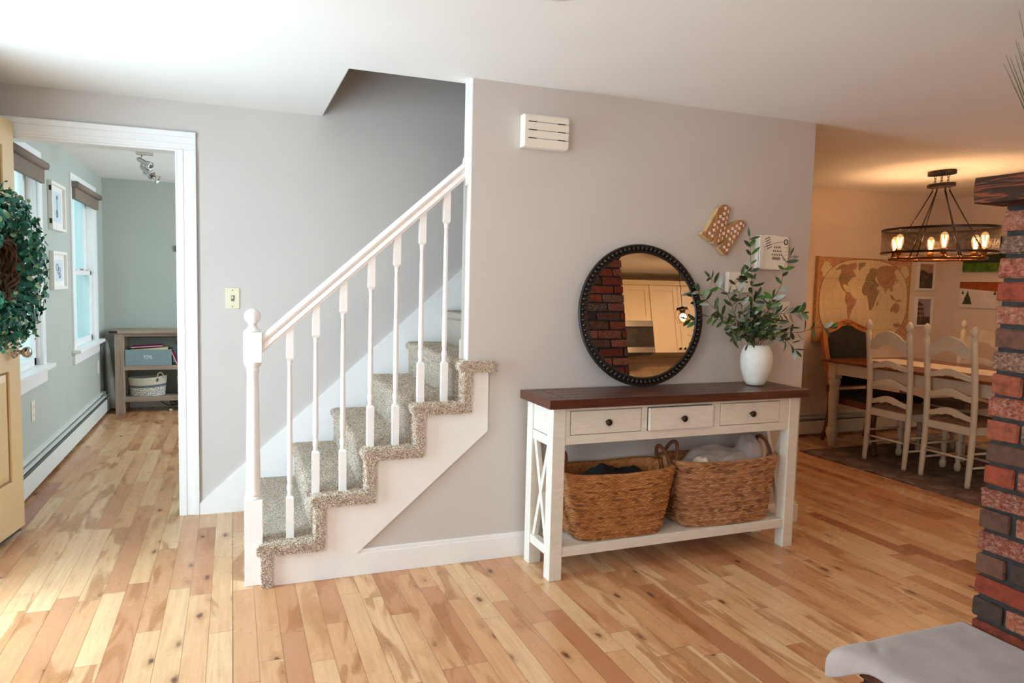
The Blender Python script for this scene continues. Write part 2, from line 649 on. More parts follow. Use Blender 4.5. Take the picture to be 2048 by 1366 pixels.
class MB:
    def __init__(self):
        self.v = []
        self.f = []
        self.mi = []
        self.sm = []
        self.mat = 0

    def add(self, vs, fs, smooth=False):
        b = len(self.v)
        self.v += [tuple(p) for p in vs]
        for f in fs:
            self.f.append(tuple(b + i for i in f))
            self.mi.append(self.mat)
            self.sm.append(smooth)
        return self

    def box(self, x0, x1, y0, y1, z0, z1, M=None):
        vs = [Vector((x, y, z)) for x in (x0, x1) for y in (y0, y1) for z in (z0, z1)]
        if M is not None:
            vs = [M @ p for p in vs]
        return self.add(vs, [(0, 1, 3, 2), (4, 6, 7, 5), (0, 4, 5, 1), (2, 3, 7, 6), (0, 2, 6, 4), (1, 5, 7, 3)])

    def bar(self, p, q, w, h, up=(0, 0, 1)):
        p, q = Vector(p), Vector(q)
        d = (q - p).normalized()
        u = Vector(up)
        s = d.cross(u).normalized()
        u = s.cross(d).normalized()
        vs = []
        for e in (p, q):
            for a, b in ((-1, -1), (1, -1), (1, 1), (-1, 1)):
                vs.append(e + s * a * w / 2 + u * b * h / 2)
        return self.add(vs, [(3, 2, 1, 0), (4, 5, 6, 7), (0, 1, 5, 4), (1, 2, 6, 5), (2, 3, 7, 6), (3, 0, 4, 7)])

    def lathe(self, prof, cx=0, cy=0, cz=0, n=24, M=None, smooth=True):
        vs = []
        for r, z in prof:
            for i in range(n):
                a = 2 * pi * i / n
                p = Vector((r * cos(a), r * sin(a), z))
                if M is not None:
                    p = M @ p
                vs.append(p + Vector((cx, cy, cz)))
        fs = []
        for k in range(len(prof) - 1):
            for i in range(n):
                j = (i + 1) % n
                fs.append((k * n + i, k * n + j, (k + 1) * n + j, (k + 1) * n + i))
        fs.append(tuple(range(n))[::-1])
        fs.append(tuple((len(prof) - 1) * n + i for i in range(n)))
        return self.add(vs, fs, smooth)

    def tube(self, pts, r, n=8, closed=False, smooth=True):
        pts = [Vector(p) for p in pts]
        m = len(pts)
        rs = r if isinstance(r, (list, tuple)) else [r] * m
        vs = []
        prev = None
        for i, p in enumerate(pts):
            if closed:
                d = pts[(i + 1) % m] - pts[i - 1]
            else:
                d = pts[min(i + 1, m - 1)] - pts[max(i - 1, 0)]
            d.normalize()
            if prev is None:
                a = Vector((0, 0, 1)) if abs(d.z) < .9 else Vector((1, 0, 0))
            else:
                a = prev
            s = d.cross(a)
            if s.length < 1e-6:
                s = d.cross(Vector((0, 1, .1)))
            s.normalize()
            u = s.cross(d)
            prev = u
            for k in range(n):
                t = 2 * pi * k / n
                vs.append(p + (s * cos(t) + u * sin(t)) * rs[i])
        fs = []
        for i in range(m if closed else m - 1):
            i2 = (i + 1) % m
            for k in range(n):
                k2 = (k + 1) % n
                fs.append((i * n + k, i * n + k2, i2 * n + k2, i2 * n + k))
        if not closed:
            fs.append(tuple(range(n))[::-1])
            fs.append(tuple((m - 1) * n + k for k in range(n)))
        return self.add(vs, fs, smooth)

    def prism(self, poly, a, b, axis='y'):
        """polygon in the two other axes, extruded from a to b along axis"""
        def P(u, v, w):
            return {'y': (u, w, v), 'x': (w, u, v), 'z': (u, v, w)}[axis]
        n = len(poly)
        vs = [P(u, v, a) for u, v in poly] + [P(u, v, b) for u, v in poly]
        fs = [tuple(range(n)), tuple(range(n, 2 * n))[::-1]]
        fs += [(i, i + n, (i + 1) % n + n, (i + 1) % n) for i in range(n)]
        return self.add(vs, fs)

    def grid(self, fn, nu, nv, smooth=True, wrap=False):
        vs = [fn(i / (nu if wrap else nu - 1), j / (nv - 1)) for j in range(nv) for i in range(nu)]
        fs = []
        for j in range(nv - 1):
            for i in range(nu if wrap else nu - 1):
                i2 = (i + 1) % nu
                fs.append((j * nu + i, j * nu + i2, (j + 1) * nu + i2, (j + 1) * nu + i))
        return self.add(vs, fs, smooth)

    def ball(self, cx, cy, cz, rx, ry=None, rz=None, n=14, m=10):
        ry = ry or rx
        rz = rz or rx
        vs = [(cx, cy, cz - rz)]
        for j in range(1, m):
            t = pi * j / m
            for i in range(n):
                a = 2 * pi * i / n
                vs.append((cx + rx * sin(t) * cos(a), cy + ry * sin(t) * sin(a), cz - rz * cos(t)))
        vs.append((cx, cy, cz + rz))
        fs = [(0, 1 + (i + 1) % n, 1 + i) for i in range(n)]
        for j in range(m - 2):
            for i in range(n):
                a, b = 1 + j * n + i, 1 + j * n + (i + 1) % n
                fs.append((a, b, b + n, a + n))
        L = len(vs) - 1
        o = 1 + (m - 2) * n
        fs += [(L, o + i, o + (i + 1) % n) for i in range(n)]
        return self.add(vs, fs, True)

    def xf(self, M):
        self.v = [tuple(M @ Vector(p)) for p in self.v]
        return self

    def build(self, name, mat, parent=None, local=False, bevel=0., seg=2, recalc=True):
        me = bpy.data.meshes.new(name)
        vs = self.v
        if parent is not None and not local:
            off = wloc(parent)
            vs = [(p[0] - off.x, p[1] - off.y, p[2] - off.z) for p in vs]
        me.from_pydata(vs, [], self.f)
        mats = mat if isinstance(mat, (list, tuple)) else [mat]
        for m in mats:
            me.materials.append(MATS[m])
        me.polygons.foreach_set('material_index', self.mi)
        me.polygons.foreach_set('use_smooth', self.sm)
        if recalc:
            bm = bmesh.new()
            bm.from_mesh(me)
            bmesh.ops.recalc_face_normals(bm, faces=bm.faces)
            bm.to_mesh(me)
            bm.free()
        me.update()
        o = bpy.data.objects.new(name, me)
        link(o, parent)
        if bevel:
            md = o.modifiers.new('bevel', 'BEVEL')
            md.width = bevel
            md.segments = seg
            md.limit_method = 'ANGLE'
            md.angle_limit = radians(40)
            md.harden_normals = False
        return o


def S(name, mb, mat, **kw):
    o = mb.build(name, mat, **kw)
    if kw.get('parent') is None:
        o['kind'] = 'structure'
    return o


def copy_tree(o, parent=None):
    c_ = o.copy()
    COL.objects.link(c_)
    c_.parent = parent
    for ch in list(o.children):
        copy_tree(ch, c_)
    return c_


def text_mesh(name, body, size, mat, parent, M):
    cu = bpy.data.curves.new(name, 'FONT')
    cu.body = body
    cu.size = size
    cu.extrude = .0006
    cu.align_x = 'CENTER'
    cu.align_y = 'CENTER'
    tmp = bpy.data.objects.new(name + '_tmp', cu)
    COL.objects.link(tmp)
    dg = bpy.context.evaluated_depsgraph_get()
    me = bpy.data.meshes.new_from_object(tmp.evaluated_get(dg))
    bpy.data.objects.remove(tmp)
    me.transform(M)
    me.materials.clear()
    me.materials.append(MATS[mat])
    o = bpy.data.objects.new(name, me)
    return link(o, parent)


# ------------------------------------------------------------------ room
D, B, H = 3.262, 4.394, 2.3
DX0, DX1 = 3.077, 6.68         # end of console wall, dining right wall
FY = 5.24                      # dining far wall
LX = -1.22                     # front (left) wall
PY = 8.2                       # playroom far wall

S('floor', MB().box(-1.4, 6.9, -3.3, 8.4, -.05, 0), 'floor_birch')

# ceiling with the stairwell opening
cb = MB()
ox0, ox1, oy0, oy1 = .495, 3.077, 3.372, B
for a in ((-1.4, 6.9, -3.3, oy0 - .004), (-1.4, ox0 - .004, oy0 - .004, 8.4), (ox1, 6.9, oy0 - .004, 8.4), (ox0 - .004, ox1, oy1 + .004, 8.4)):
    cb.box(a[0], a[1], a[2], a[3], H, H + .2)
S('ceiling', cb, 'paint_ceiling')

# stairwell above the ceiling
sb = MB()
sb.box(ox0 - .004, ox0, oy0, oy1, H + .001, H + .2)
sb.box(ox0, ox1, oy0 - .004, oy0, H + .001, H + .2)
sb.box(ox0, ox1, oy1, oy1 + .004, H, H + .2)
sb.box(ox0 - .05, ox0, oy0 - .05, oy1 + .05, H + .2, 4.9)
sb.box(ox0, 4.4, oy0 - .05, oy0, H + .2, 4.9)
sb.box(ox0, 4.4, oy1, oy1 + .05, H + .2, 4.9)
sb.box(4.3, 4.4, oy0, oy1, H + .2, 4.9)
sb.box(ox1, 4.4, oy0, oy1, H + .2, H + .22)
sb.box(ox0 - .1, 4.4, oy0 - .1, oy1 + .1, 4.9, 5.0)
S('wall_stairwell', sb, 'paint_greige')

# console wall, carried down under the stairs
cw = MB()
cw.prism([(.135, 0), (DX0, 0), (DX0, H), (1.045, H), (1.045, .765), (.135, .02)], D, D + .108)
S('wall_console', cw, 'paint_greige')
S('wall_stair_end', MB().box(DX0 - .1, DX0, D + .108, FY, 0, H), 'paint_tan')
S('trim_1', MB().box(1.041, 1.045, D + .002, D + .108, .9, H), 'trim_white')

# back wall of the stair with the cased opening to the playroom
bw = MB()
bw.box(-1.4, -1.10, B, B + .11, 0, H)
bw.box(-1.10, -.283, B, B + .11, 2.043, H)
bw.box(-.283, DX0 - .1, B, B + .11, 0, H)
S('wall_stair', bw, ['paint_greige'])
pl = MB()
pl.box(-1.4, -1.10, B + .11, B + .113, 0, H)
pl.box(-.283, 1.5, B + .11, B + .113, 0, H)
pl.box(-1.10, -.283, B + .11, B + .113, 2.043, H)
S('wall_playroom_near', pl, 'paint_sage')

cs = MB()


def casing_bar(mb, x0, x1, z0, z1, y, vert):
    # moulded casing: back board, raised outer band, bead
    if vert:
        mb.box(x0, x1, y - .012, y, z0, z1)
        mb.box(x1 - .03, x1, y - .020, y, z0, z1)
        mb.box(x0 + .012, x0 + .03, y - .016, y, z0, z1)
    else:
        mb.box(x0, x1, y - .012, y, z0, z1)
        mb.box(x0, x1, y - .020, y, z1 - .03, z1)
        mb.box(x0, x1, y - .016, y, z0 + .012, z0 + .03)


casing_bar(cs, -.276, -.182, 0, 2.043, B, True)
casing_bar(cs, -1.2, -.182, 2.043, 2.137, B, False)
cs.box(-1.2, -1.10, B - .012, B, 0, 2.043)
cs.box(-.288, -.276, B - .004, B + .115, 0, 2.043)
cs.box(-1.10, -.283, B - .004, B + .115, 2.031, 2.045)
cs.box(-1.10, -1.088, B - .004, B + .115, 0, 2.043)
cs.box(-.283, -.2, B + .113, B + .128, 0, 2.12)
cs.box(-1.2, -.2, B + .113, B + .128, 2.035, 2.12)
S('trim_2', cs, 'trim_white', bevel=.003)

# stair skirt board on the back wall, and the matching one inside the console wall
S('trim_3', MB().prism([(-.181, 0), (2.6, 0), (2.6, 2.55), (-.181, .067)], B - .016, B), 'trim_white')
S('trim_4', MB().prism([(1.036, .7), (3.0, 2.3), (3.0, 2.55), (1.036, 1.075)], D + .108, D + .122), 'trim_white')
S('baseboard_console', MB().box(.34, DX0 + .012, D - .014, D, 0, .105).box(.34, DX0 + .008, D - .009, D, .105, .122), 'trim_white', bevel=.002)


def wall_with_holes(name, mat, axis, pos, thick, a0, a1, holes, z1=H):
    """wall in plane axis=pos running a0..a1 with rectangular holes (a,b,zlo,zhi)"""
    mb = MB()
    cuts = sorted(holes)
    cur = a0

    def bx(p, q, lo, hi):
        if q - p < 1e-5 or hi - lo < 1e-5:
            return
        if axis == 'x':
            mb.box(min(pos, pos + thick), max(pos, pos + thick), p, q, lo, hi)
        else:
            mb.box(p, q, min(pos, pos + thick), max(pos, pos + thick), lo, hi)
    for h0, h1, lo, hi in cuts:
        bx(cur, h0, 0, z1)
        bx(h0, h1, 0, lo)
        bx(h0, h1, hi, z1)
        cur = h1
    bx(cur, a1, 0, z1)
    return S(name, mb, mat)


wall_with_holes('wall_front', 'paint_greige', 'x', LX, -.13, -3.3, B, [(-.85, 1.05, .8, 2.1), (2.45, 3.39, 0, 2.08)])
wall_with_holes('wall_playroom_left', 'paint_sage', 'x', -1.2, -.15, B + .11, PY, [(4.82, 5.62, .74, 2.08), (6.72, 7.70, .74, 2.08)])
wall_with_holes('wall_playroom_far', 'paint_sage', 'y', PY, .1, -1.4, 1.6, [])
wall_with_holes('wall_playroom_right', 'paint_sage', 'x', 1.5, .1, B + .11, PY, [(5.8, 7.4, .8, 2.08)])
wall_with_holes('wall_dining_far', 'paint_tan', 'y', FY, .1, DX0 - .1, 6.9, [])
wall_with_holes('wall_dining_right', 'paint_tan', 'x', DX1, .1, -.9, FY, [])
wall_with_holes('wall_rear', 'paint_greige', 'y', -3.3, -.1, -1.4, 2.9, [(-.5, 1.7, .8, 2.1)])
wall_with_holes('wall_behind_chimney', 'paint_cream', 'x', 2.84, .1, -3.3, .0, [])
wall_with_holes('wall_kitchen', 'paint_cream', 'y', -.46, -.1, 2.84, 6.8, [])
S('baseboard_playroom', MB().box(-1.2, 1.5, PY - .014, PY, 0, .09), 'trim_white')


# windows of the playroom
def sash_window(idx, y0, y1, y_s0, y_s1):
    """double-hung window in the wall x=-1.2; clear opening y0..y1"""
    z0, z1 = .74, 2.08
    w = MB()
    X = -1.2
    # casings
    w.box(X - .002, X + .016, y0 - .08, y0 + .004, z0 - .001, z1 - .004)
    w.box(X - .002, X + .016, y1 - .004, y1 + .08, z0 - .001, z1 - .004)
    w.box(X - .002, X + .016, y0 - .08, y1 + .08, z1 - .004, z1 + .07)
    # jamb liner
    for a, b in ((y0, y0 + .012), (y1 - .012, y1)):
        w.box(X - .15, X, a, b, z0, z1)
    w.box(X - .15, X, y0, y1, z1 - .012, z1)
    fr = S(f'window_{idx}', w, 'trim_white', bevel=.002)
    # sill and apron
    MB().box(X - .15, X + .001, y0, y1, z0 - .02, z0 + .001).box(X, X + .065, y0 - .11, y1 + .11, z0 - .028, z0).build('sill', 'trim_white', fr, bevel=.004)
    MB().box(X - .002, X + .02, y0 - .08, y1 + .08, z0 - .12, z0 - .028).build('apron', 'trim_white', fr, bevel=.003)
    zm = 1.36
    for nm, a, b, xx in (('lower_sash', z0, zm + .02, X - .055), ('upper_sash', zm - .02, z1, X - .09)):
        s = MB()
        s.box(xx, xx + .03, y0 + .012, y0 + .06, a, b)
        s.box(xx, xx + .03, y1 - .06, y1 - .012, a, b)
        s.box(xx, xx + .03, y0 + .012, y1 - .012, a, a + .05)
        s.box(xx, xx + .03, y0 + .012, y1 - .012, b - .04, b)
        so = s.build(nm, 'trim_white', fr, bevel=.002)
        MB().box(xx + .013, xx + .017, y0 + .06, y1 - .06, a + .05, b - .04).build('pane', 'window_glass', so)
    MB().box(X - .03, X - .01, (y0 + y1) / 2 - .03, (y0 + y1) / 2 + .03, zm + .02, zm + .035).build('latch', 'nickel', fr)
    # rolled shade hung across the head
    sh = empty('window_shade', (X, (y0 + y1) / 2, z1), 'brown rolled shade at the head of the ' + ('nearer playroom window' if idx == 1 else 'farther playroom window near the corner'), 'window shade', 'rolled shades at the playroom windows')
    q = MB()
    M = Matrix.Translation((X + .045, y0 - .05, z1 - .02)) @ Matrix.Rotation(radians(-90), 4, 'X')
    q.lathe([(.026, 0), (.026, (y1 - y0) + .1)], 0, 0, 0, 18, M)
    q.build('roll', 'shade_fabric', sh)
    MB().box(X + .017, X + .04, y0 - .045, y1 + .045, z1 - .135, z1 - .02).build('valance', 'shade_fabric', sh)
    for e_ in (y0 - .062, y1 + .05):
        MB().box(X + .017, X + .065, e_ + .003, e_ + .009, z1 - .042, z1 + .002).build('end_bracket', 'plastic_grey', sh)
    return fr


sash_window(1, 4.82, 5.62, 0, 0)
sash_window(2, 6.72, 7.70, 0, 0)
# the porch wall across from the playroom windows, open air above it
S('wall_porch', MB().box(-2.6, -2.5, 4.9, 18.0, -.6, 2.9), 'porch_siding')
S('floor_porch', MB().box(-4.6, -1.41, -2, 16, -.62, -.6), 'trim_white')

# ------------------------------------------------------------------ staircase
RISE, RUN, SX0, SZ0 = .198, .2263, .090, .190
NST = 11
st = empty('staircase', (.6, 3.8, 0), 'carpeted staircase with white turned balusters climbing to the right', 'staircase')


def zs(i): return SZ0 + RISE * i
def xs_(i): return SX0 + RUN * i


def step_band(n0, n1, xend, tz=.046, tx=.040):
    """closed outline (x,z) of the carpet over steps n0..n1, ending at xend"""
    out, inn = [], []
    for i in range(n0, n1 + 1):
        x, z = xs_(i), zs(i)
        zb = 0 if i == 0 else zs(i - 1)
        out += [(x + .020, zb), (x + .020, z - .050), (x + .004, z - .040), (x - .002, z - .022), (x + .006, z - .006), (x + .022, z)]
        inn += [(x + .020 + tx, max(zb - (tz if i > n0 else 0), 0)), (x + .020 + tx, z - tz)]
    out.append((xend, zs(n1)))
    inn.append((xend, zs(n1) - tz))
    return out + inn[::-1]


cp = MB()
poly = step_band(0, 4, 1.167)
cp.prism(poly, D - .030, D - .001)
cp.prism(step_band(0, 4, 1.040), D - .001, D + .12)
cp.prism(step_band(0, NST - 1, 2.75), D + .124, B - .018)
carpet = cp.build('carpet', 'carpet_frieze', st)
# shaggy pile on the bound edge and the front of the treads
rng = random.Random(4)
tf = MB()


def tuft(p, n, ln):
    n = Vector(n).normalized()
    a = n.cross(Vector((rng.uniform(-1, 1), rng.uniform(-1, 1), rng.uniform(-1, 1)))).normalized()
    b = n.cross(a)
    bend = a * rng.uniform(-.6, .6) * ln + b * rng.uniform(-.6, .6) * ln
    w = rng.uniform(.0016, .0026)
    p = Vector(p) - n * .002
    q = p + n * ln * .6 + bend * .5
    r = p + n * ln * .85 + bend * 1.1
    vs = [p + a * w, p + b * w, p - (a + b) * w * .7, q + a * w * 1.2, q + b * w * 1.2, q - (a + b) * w * .8, r]
    tf.add(vs, [(0, 1, 4, 3), (1, 2, 5, 4), (2, 0, 3, 5), (3, 4, 6), (4, 5, 6), (5, 3, 6)])


def sprinkle(p0, p1, y0, y1, dens, n, ln=(.005, .009), jit=.25):
    x0, z0 = p0
    x1, z1 = p1
    L = sqrt((x1 - x0) ** 2 + (z1 - z0) ** 2)
    for _ in range(int(L * (y1 - y0) * dens)):
        t = rng.random()
        y = rng.uniform(y0, y1)
        nn = Vector(n) + Vector((rng.uniform(-jit, jit), rng.uniform(-jit, jit), rng.uniform(-jit, jit)))
        tuft((x0 + (x1 - x0) * t, y, z0 + (z1 - z0) * t), nn, rng.uniform(*ln))


for i in range(5):
    x, z = xs_(i), zs(i)
    zb = 0.004 if i == 0 else zs(i - 1)
    xe = 1.167 if i == 4 else xs_(i + 1) + .02
    # outer side of the tread edge and riser edge
    for _ in range(2300):
        tuft((rng.uniform(x + .003, xe + (.04 if i < 4 else 0)), D - .030, rng.uniform(z - .046, z - .002)), (rng.uniform(-.4, .4), -1, rng.uniform(-.5, .4)), rng.uniform(.006, .012))
    for _ in range(1500):
        tuft((rng.uniform(x + .02, x + .062), D - .030, rng.uniform(zb, z - .045)), (rng.uniform(-.5, .5), -1, rng.uniform(-.4, .4)), rng.uniform(.006, .012))
    yb = D + .02 if i == 4 else D + .32
    sprinkle((x + .02, z), (xe, z), D - .03, D + .05, 42000, (0, -.2, 1), (.005, .009))
    sprinkle((x + .02, z), (xe, z), D + .05, B - .02, 24000 if i < 4 else 9000, (0, 0, 1), (.004, .007))
    nose = [(x + .020, z - .050), (x + .004, z - .040), (x - .002, z - .022), (x + .006, z - .006), (x + .022, z)]
    for (a_, b_), nn_ in zip(zip(nose, nose[1:]), ((-.5, 0, -.8), (-1, 0, -.2), (-.9, 0, .5), (-.4, 0, .9))):
        sprinkle(a_, b_, D - .03, B - .02, 24000, nn_, (.004, .007))
    sprinkle((x + .02, zb), (x + .02, z - .045), D - .03, D + .1, 30000, (-1, -.1, 0), (.005, .009))
    sprinkle((x + .02, zb), (x + .02, z - .045), D + .1, B - .02, 18000, (-1, 0, .1), (.004, .007))
    for _ in range(500):
        tuft((rng.uniform(x + .05, xe + .02), D - rng.uniform(.002, .03), z - .046), (0, -.5, -1), rng.uniform(.004, .010))
pile = tf.build('carpet_pile', 'carpet_tuft', carpet, recalc=False)
pile['kind'] = 'stuff'

# stringer board
sp = [(.135, 0), (.404, 0), (1.148, .642), (1.146, zs(4) - .047)]
for i in range(4, -1, -1):
    sp += [(xs_(i) + .045, zs(i) - .047)]
    if i > 0:
        sp += [(xs_(i) + .045, zs(i - 1) - .047)]
sp[-1] = (.135, zs(0) - .047)
MB().prism(sp, D - .014, D - .001).build('stringer', 'stair_white', st, bevel=.0015)

# newel post
NX, NY = .080, 3.312
nw = MB()
w = .038
nw.box(NX - w, NX + w, NY - w, NY + w, 0, .385)
nw.box(NX - w, NX + w, NY - w, NY + w, .990, 1.122)
nw.lathe([(.037, .385), (.037, .392), (.030, .397), (.034, .404), (.034, .412), (.030, .420), (.0305, .44), (.0285, .60), (.026, .80), (.0235, .93), (.0245, .945), (.028, .955), (.024, .962), (.030, .972), (.036, .984), (.037, .990)], NX, NY, 0, 32)
nw.lathe([(.034, 1.122), (.034, 1.128), (.026, 1.134), (.020, 1.142), (.017, 1.150), (.018, 1.157)], NX, NY, 0, 32)
nw.ball(NX, NY, 1.188, .0345, n=32, m=20)
nw.build('newel_post', 'stair_white', st, bevel=.0025)


def rail_bot(x):
    return 1.022 + .8986 * (x - .111)


BAL = [(.234, 0), (.346, 1), (.466, 1), (.591, 2), (.708, 2), (.826, 3), (.941, 3)]
for bx_, stp in BAL:
    b = MB()
    z0, z1 = zs(stp) - .003, rail_bot(bx_) + .012
    h = .0165
    zb, zt = z0 + .198, z1 - .150
    b.box(bx_ - h, bx_ + h, NY - h, NY + h, z0, zb - .010)
    b.add([(bx_ - h, NY - h, zb - .010), (bx_ + h, NY - h, zb - .010), (bx_ + h, NY + h, zb - .010), (bx_ - h, NY + h, zb - .010),
           (bx_ - h * .62, NY - h * .62, zb), (bx_ + h * .62, NY - h * .62, zb), (bx_ + h * .62, NY + h * .62, zb), (bx_ - h * .62, NY + h * .62, zb)],
          [(0, 1, 5, 4), (1, 2, 6, 5), (2, 3, 7, 6), (3, 0, 4, 7), (4, 5, 6, 7)])
    b.box(bx_ - h, bx_ + h, NY - h, NY + h, zt + .010, z1)
    b.add([(bx_ - h, NY - h, zt + .010), (bx_ + h, NY - h, zt + .010), (bx_ + h, NY + h, zt + .010), (bx_ - h, NY + h, zt + .010),
           (bx_ - h * .62, NY - h * .62, zt), (bx_ + h * .62, NY - h * .62, zt), (bx_ + h * .62, NY + h * .62, zt), (bx_ - h * .62, NY + h * .62, zt)],
          [(0, 1, 5, 4), (1, 2, 6, 5), (2, 3, 7, 6), (3, 0, 4, 7), (4, 5, 6, 7)])
    b.lathe([(.0100, zb), (.0120, zb + .004), (.0095, zb + .010), (.0125, zb + .022), (.0140, zb + .034), (.0125, zb + .047), (.0090, zb + .056),
             (.0115, zb + .061), (.0090, zb + .066), (.0118, zb + .072), (.0125, zb + .11), (.0100, zt - .10), (.0085, zt - .024),
             (.0112, zt - .019), (.0088, zt - .013), (.0118, zt - .007), (.0100, zt)], bx_, NY, 0, 20)
    b.build('baluster', 'stair_white', st, bevel=.0012)

# handrail swept between newel and wall
prof = [(-.020, -.001), (-.020, .008), (-.027, .012), (-.024, .022), (-.020, .034), (-.026, .044), (-.028, .054), (-.022, .066), (-.010, .073), (0, .075),
        (.010, .073), (.022, .066), (.028, .054), (.026, .044), (.020, .034), (.024, .022), (.027, .012), (.020, .008), (.020, -.001)]
hr = MB()
vs = []
for x in (.116, 1.030):
    for (a, bz) in prof:
        vs.append((x, NY + a, rail_bot(x) + bz * 1.08))
n_ = len(prof)
hr.add(vs, [(i, (i + 1) % n_, (i + 1) % n_ + n_, i + n_) for i in range(n_)] + [tuple(range(n_)), tuple(range(n_, 2 * n_))], False)
hr.build('handrail', 'stair_white', st)
ro = MB()
Mr = Matrix.Translation((1.041, NY, 1.888)) @ Matrix.Diagonal((1, .62, 1.08, 1)) @ Matrix.Rotation(radians(-90), 4, 'Y')
ro.lathe([(.070, 0), (.070, .008), (.064, .013), (.060, .012), (.055, .018), (.040, .019)], 0, 0, 0, 40, Mr)
ro.build('wall_rosette', 'stair_white', st)

# ------------------------------------------------------------------ front door (open) and wreath
ang = radians(9)
dE = Vector((-1.019, 4.338, 0))          # free edge
dv = Vector((sin(ang), cos(ang), 0))     # towards the free edge
dn = Vector((cos(ang), -sin(ang), 0))    # towards the room
DW = .90
dh = dE - dv * DW
door = empty('door_1', (dh.x, dh.y, 0))
door['kind'] = 'structure'


def dpt(s, n, z): return dh + dv * s + dn * n + Vector((0, 0, z))


def dbox(mb, s0, s1, n0, n1, z0, z1):
    vs = [dpt(s, n, z) for s in (s0, s1) for n in (n0, n1) for z in (z0, z1)]
    mb.add(vs, [(0, 1, 3, 2), (4, 6, 7, 5), (0, 4, 5, 1), (2, 3, 7, 6), (0, 2, 6, 4), (1, 5, 7, 3)])


db = MB()
dbox(db, 0, DW, -.044, -.010, .04, 2.103)
ZR = [(.04, .30), (.86, 1.00), (1.62, 1.74), (1.97, 2.103)]
for a, b in ZR:
    dbox(db, 0, DW, -.011, 0, a, b)
for a, b in ((0, .12), (.395, .505), (DW - .12, DW)):
    dbox(db, a, b, -.011, -.0002, .04, 2.103)
db.build('leaf', 'door_paint', door, bevel=.002)
for (s0, s1) in ((.12, .395), (.505, DW - .12)):
    for (a, b) in ((.30, .86), (1.00, 1.62), (1.74, 1.97)):
        p = MB()
        i = .014
        j = .045
        vs = [dpt(s0, -.010, a), dpt(s1, -.010, a), dpt(s1, -.010, b), dpt(s0, -.010, b),
              dpt(s0 + i, -.010, a + i), dpt(s1 - i, -.010, a + i), dpt(s1 - i, -.010, b - i), dpt(s0 + i, -.010, b - i),
              dpt(s0 + j, -.001, a + j), dpt(s1 - j, -.001, a + j), dpt(s1 - j, -.001, b - j), dpt(s0 + j, -.001, b - j)]
        p.add(vs, [(0, 1, 5, 4), (1, 2, 6, 5), (2, 3, 7, 6), (3, 0, 4, 7), (4, 5, 9, 8), (5, 6, 10, 9), (6, 7, 11, 10), (7, 4, 8, 11), (8, 9, 10, 11)])
        p.build('raised_panel', 'door_paint', door)
kn = MB()
Mk = Matrix(((dn.x, 0, 0, 0), (dn.y, 0, 0, 0), (0, 0, 1, 0), (0, 0, 0, 1)))
q_ = dpt(DW - .062, 0, .952)
Mk = Matrix.Translation(q_) @ dn.to_track_quat('Z', 'Y').to_matrix().to_4x4()
kn.lathe([(.032, 0), (.032, .004), (.026, .009), (.013, .012), (.011, .030), (.014, .036), (.024, .044), (.028, .055), (.027, .066), (.020, .074), (.008, .077)], 0, 0, 0, 28, Mk)
kn.build('door_knob', 'nickel', door)
sw = MB()
dbox(sw, 0.01, DW - .01, -.034, -.014, .018, .040)
sw.build('door_sweep', 'cord_black', door)
for zz in (.25, 1.05, 1.85):
    hg = MB()
    q_ = dpt(-.004, .004, zz)
    hg.lathe([(.006, 0), (.006, .09)], q_.x, q_.y, q_.z, 10)
    hg.build('hinge', 'nickel', door)

wc = dpt(DW - .345, .045, 1.372)
wr = empty('wreath', wc, 'full round wreath of teal green eucalyptus leaves hung on the open tan door', 'wreath')
rg = random.Random(9)


def wp(a, r, n):  # angle, radius, out
    return wc + dv * (r * cos(a)) + Vector((0, 0, r * sin(a))) + dn * n


tw = MB()
for k in range(26):
    R0 = rg.uniform(.135, .20)
    ph = rg.random() * 6.28
    nn0 = rg.uniform(-.03, .045)
    pts = [wp(2 * pi * i / 40, R0 + .012 * sin(5 * 2 * pi * i / 40 + ph), nn0 + .012 * cos(7 * 2 * pi * i / 40 + ph)) for i in range(40)]
    tw.tube(pts, rg.uniform(.003, .006), 5, True)
tw.build('grapevine_ring', 'twig', wr)
lf = MB()
for k in range(2900):
    a = rg.random() * 2 * pi
    t = rg.random() * 2 * pi
    rr = sqrt(rg.random()) * .105
    r = .262 + rr * cos(t)
    nn = .035 + rr * .85 * sin(t)
    if nn < -.04: continue
    p = wp(a, r, nn)
    out = (dv * cos(a) * cos(t) + Vector((0, 0, sin(a) * cos(t))) + dn * (sin(t) * .9 + .3) + Vector((rg.uniform(-.7, .7), rg.uniform(-.7, .7), rg.uniform(-.7, .7)))).normalized()
    s = out.cross(Vector((rg.uniform(-1, 1), rg.uniform(-1, 1), rg.uniform(-1, 1)))).normalized()
    u = s.cross(out)
    R = rg.uniform(.008, .0165)
    lf.mat = 0 if rg.random() < .55 else (1 if rg.random() < .78 else 2)
    ring = [p + s * R * cos(i * pi / 4) + u * R * 1.15 * sin(i * pi / 4) + out * (R * .35 * abs(cos(i * pi / 4))) for i in range(8)]
    lf.add([p] + ring, [(0, 1 + i, 1 + (i + 1) % 8) for i in range(8)], True)
